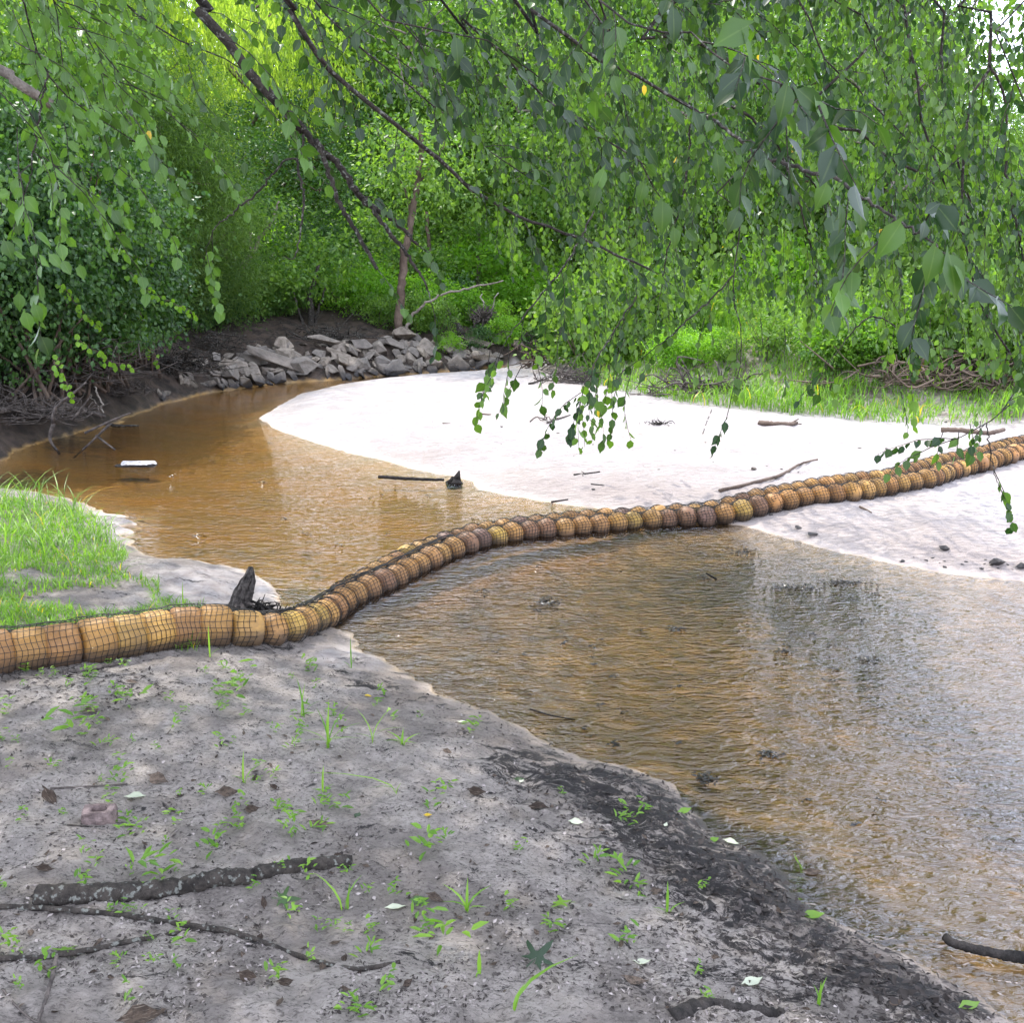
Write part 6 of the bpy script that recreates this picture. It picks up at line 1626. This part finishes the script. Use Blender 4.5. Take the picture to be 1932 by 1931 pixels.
def litter():
    n = 24000
    u = rng.uniform(-60, 2000, n); v = 1932 - 760 * rng.uniform(0, 1, n) ** 1.2
    D_ = np.array([(x := ray(a, b))[:2] / x[2] * (.22 - CAM_Z) for a, b in zip(u, v)])
    d = nearland(D_); k = d > .03
    patch = vnoise(D_[:, 0] * 4, D_[:, 1] * 4, 91) * .6 + vnoise(D_[:, 0] * 13, D_[:, 1] * 13, 92) * .4
    muck = blob(D_[:, 0], D_[:, 1], 1450, 1650, 260, 110, .1) + blob(D_[:, 0], D_[:, 1], 1180, 1480, 190, 60, .1) + blob(D_[:, 0], D_[:, 1], 1700, 1850, 200, 70, .1) + blob(D_[:, 0], D_[:, 1], 150, 1300, 300, 40, .2)
    k &= patch + .35 * np.clip(muck, 0, 1) > .40
    D_ = D_[k]; mk = np.clip(muck[k], 0, 1); n = len(D_); z = H(D_[:, 0], D_[:, 1])
    lv = Leaves()
    L = rng.uniform(.004, .018, n) * (1 + 1.0 * mk)
    lv.add(np.stack([D_[:, 0], D_[:, 1], z + .001], 1), unit(rng.standard_normal((n, 3)) * [1, 1, .35]), np.array([0, 0, 1.]) + rng.standard_normal((n, 3)) * .45, L, L * rng.uniform(.15, .7, n),
           np.where(rng.uniform(0, 1, n) < .62 + .6 * mk, rng.uniform(0, .25, n), rng.uniform(.5, .95, n)))
    P, D, Sd, Nn, L, W, T = lv.cat()
    lv3 = lv.mesh('leaf_litter', leafmat('litter', (.035, .029, .026), (.32, .28, .26), ct=(1, .9, .8), transl=.05, rough=.8, spec=.15), 'kite'); o = obj('leaf_litter', lv3); tag(o, kind='stuff', label='fine dark and grey leaf litter over the near bank', cat='litter')
litter()

# ------------------------------------------------------------------ labels that single things out
def pxy(o):
    r = np.array(o.matrix_basis.translation) - [0, 0, CAM_Z]; dep = r[1] * cp - r[2] * sp
    return 966 + FPX * r[0] / dep, 966 - FPX * (r[1] * sp + r[2] * cp) / dep
ORD = ['', ', second nearest', ', third nearest', ', fourth nearest', ', fifth nearest', ', sixth nearest', ', seventh nearest', ', eighth nearest', ', ninth nearest', ', tenth nearest', ', eleventh nearest', ', twelfth nearest', ', farthest off']
def relabel(group, base, marks, vs=1.0):
    bins = {}
    for o in [q for q in COL.objects if q.parent is None and q.get('group') == group]:
        u, v = pxy(o)
        m = min(marks, key=lambda q: math.hypot(q[0] - u, (q[1] - v) * vs)); du, dv = u - m[0], (v - m[1]) * vs
        rel = ('right of' if du > 0 else 'left of') if abs(du) > abs(dv) else ('in front of' if dv > 0 else 'behind')
        bins.setdefault((rel, m[2]), []).append((math.hypot(du, dv), o.name, o))
    for (rel, nm), L in bins.items():
        L.sort(key=lambda q: q[:2])
        for i, (_, _, o) in enumerate(L): o['label'] = f'{base} {rel} the {nm}{ORD[min(i, 12)]}'
NEARM = [(190, 1535, 'hollow block'), (370, 1670, 'dark fallen log'), (625, 1370, 'largest grass tuft'), (570, 1810, 'long curving stick'), (110, 1810, 'stick fork'), (1010, 1825, 'large dark lobed leaf'), (1060, 1710, 'pale lobed leaf'),
         (915, 1500, 'arch shaped leaf'), (1300, 1600, 'black muck'), (140, 1400, 'left weed patch'), (60, 1290, 'left end of boom'), (250, 1225, 'four leaved seedlings'), (640, 1230, 'wet sand tongue'), (762, 1400, 'star shaped weed'), (460, 1460, 'upright sprout'), (1360, 1905, 'rotten wood piece'), (1545, 1885, 'lower right sprout'), (800, 1610, 'yellow green seedling')]
relabel('tiny seedlings scattered on the near bank', 'tiny green seedling', NEARM)
relabel('small dry leaves scattered on the near bank', 'small dry leaf', NEARM)
BM = [(535, 657, 'perched pale boulder'), (540, 680, 'square faced boulder'), (512, 690, 'long concrete slab'), (446, 697, 'pointed slab'), (576, 701, 'speckled wedge boulder'), (436, 716, 'flat faced block'), (612, 658, 'long brown slab'), (636, 676, 'narrow tilted slab'),
      (684, 659, 'rounded boulder'), (735, 655, 'plank shaped slab'), (725, 690, 'flat topped block'), (765, 645, 'boulder under the trunk'), (780, 671, 'hexagonal boulder'), (742, 703, 'dark waterline slab'), (843, 663, 'upright pointed boulder'), (860, 692, 'flat tan slab'), (905, 655, 'ledge like slab'), (908, 685, 'fluted slab'), (350, 735, 'shaded left bank roots')]
relabel('small rocks in the riprap slope', 'small grey rock', BM, 1.6)
relabel('dark wet rocks along the waterline', 'dark wet rock', BM, 1.6)
WM = [(443, 500, 'straight reddish trunk'), (470, 540, 'pale forked trunk'), (590, 600, 'multi stemmed trunk'), (757, 560, 'dark brown trunk'), (816, 520, 'thin straight trunk'), (860, 605, 'broken snag'), (912, 602, 'rootwad'), (690, 590, 'bleached logs'), (950, 530, 'tip of the arching branch'), (320, 420, 'big feathery shrub'), (100, 430, 'vine covered wall')]
relabel('undergrowth in the woods behind the riprap', 'green undergrowth bush', WM)
relabel('low bushes on the bank above the riprap', 'low leafy bush', WM)
relabel('trees deep in the woods behind the riprap', 'deep woods tree', WM, .3)
RM = [(1072, 711, 'pale root ball'), (1180, 720, 'loose root tangle'), (1330, 738, 'long driftwood heap'), (1430, 640, 'tall grass clump'), (1560, 735, 'knot of dead branches'), (1760, 725, 'large root mass'), (1900, 735, 'right edge roots')]
relabel('undergrowth beyond the sand bar', 'green undergrowth bush', RM)
relabel('weed bushes on the bank behind the sand bar', 'low weed bush', RM)
relabel('trees deep in the woods beyond the sand bar', 'deep woods tree', RM, .3)
relabel('tall bushes deep in the woods', 'tall deep woods bush', WM[:9] + RM, .3)
relabel('bushy trees at the back of the woods', 'bushy back woods tree', WM[:9] + RM, .3)
relabel('tall trees at the back of the woods', 'high crowned tree', WM + RM, .3)
relabel('small dark pebbles scattered on the sand bar', 'small dark pebble', [(1884, 1068, 'largest dark stone'), (1783, 1038, 'round dark stone'), (1105, 898, 'black forked stick'), (1450, 900, 'long knotty stick'), (857, 908, 'black snag'), (1243, 803, 'twig clump')])
relabel('tiny dark leaf specks on the creek', 'tiny dark leaf speck', [(1035, 1138, 'largest leaf mat'), (1280, 1188, 'small leaf mat'), (1400, 1042, 'tall debris clump'), (1595, 1100, 'long debris bar'), (1450, 1425, 'lower creek leaf clump'), (857, 908, 'black snag'), (258, 879, 'floating white slab'), (1160, 1405, 'tiny leaf clump'), (580, 1008, 'mark above the boom')])
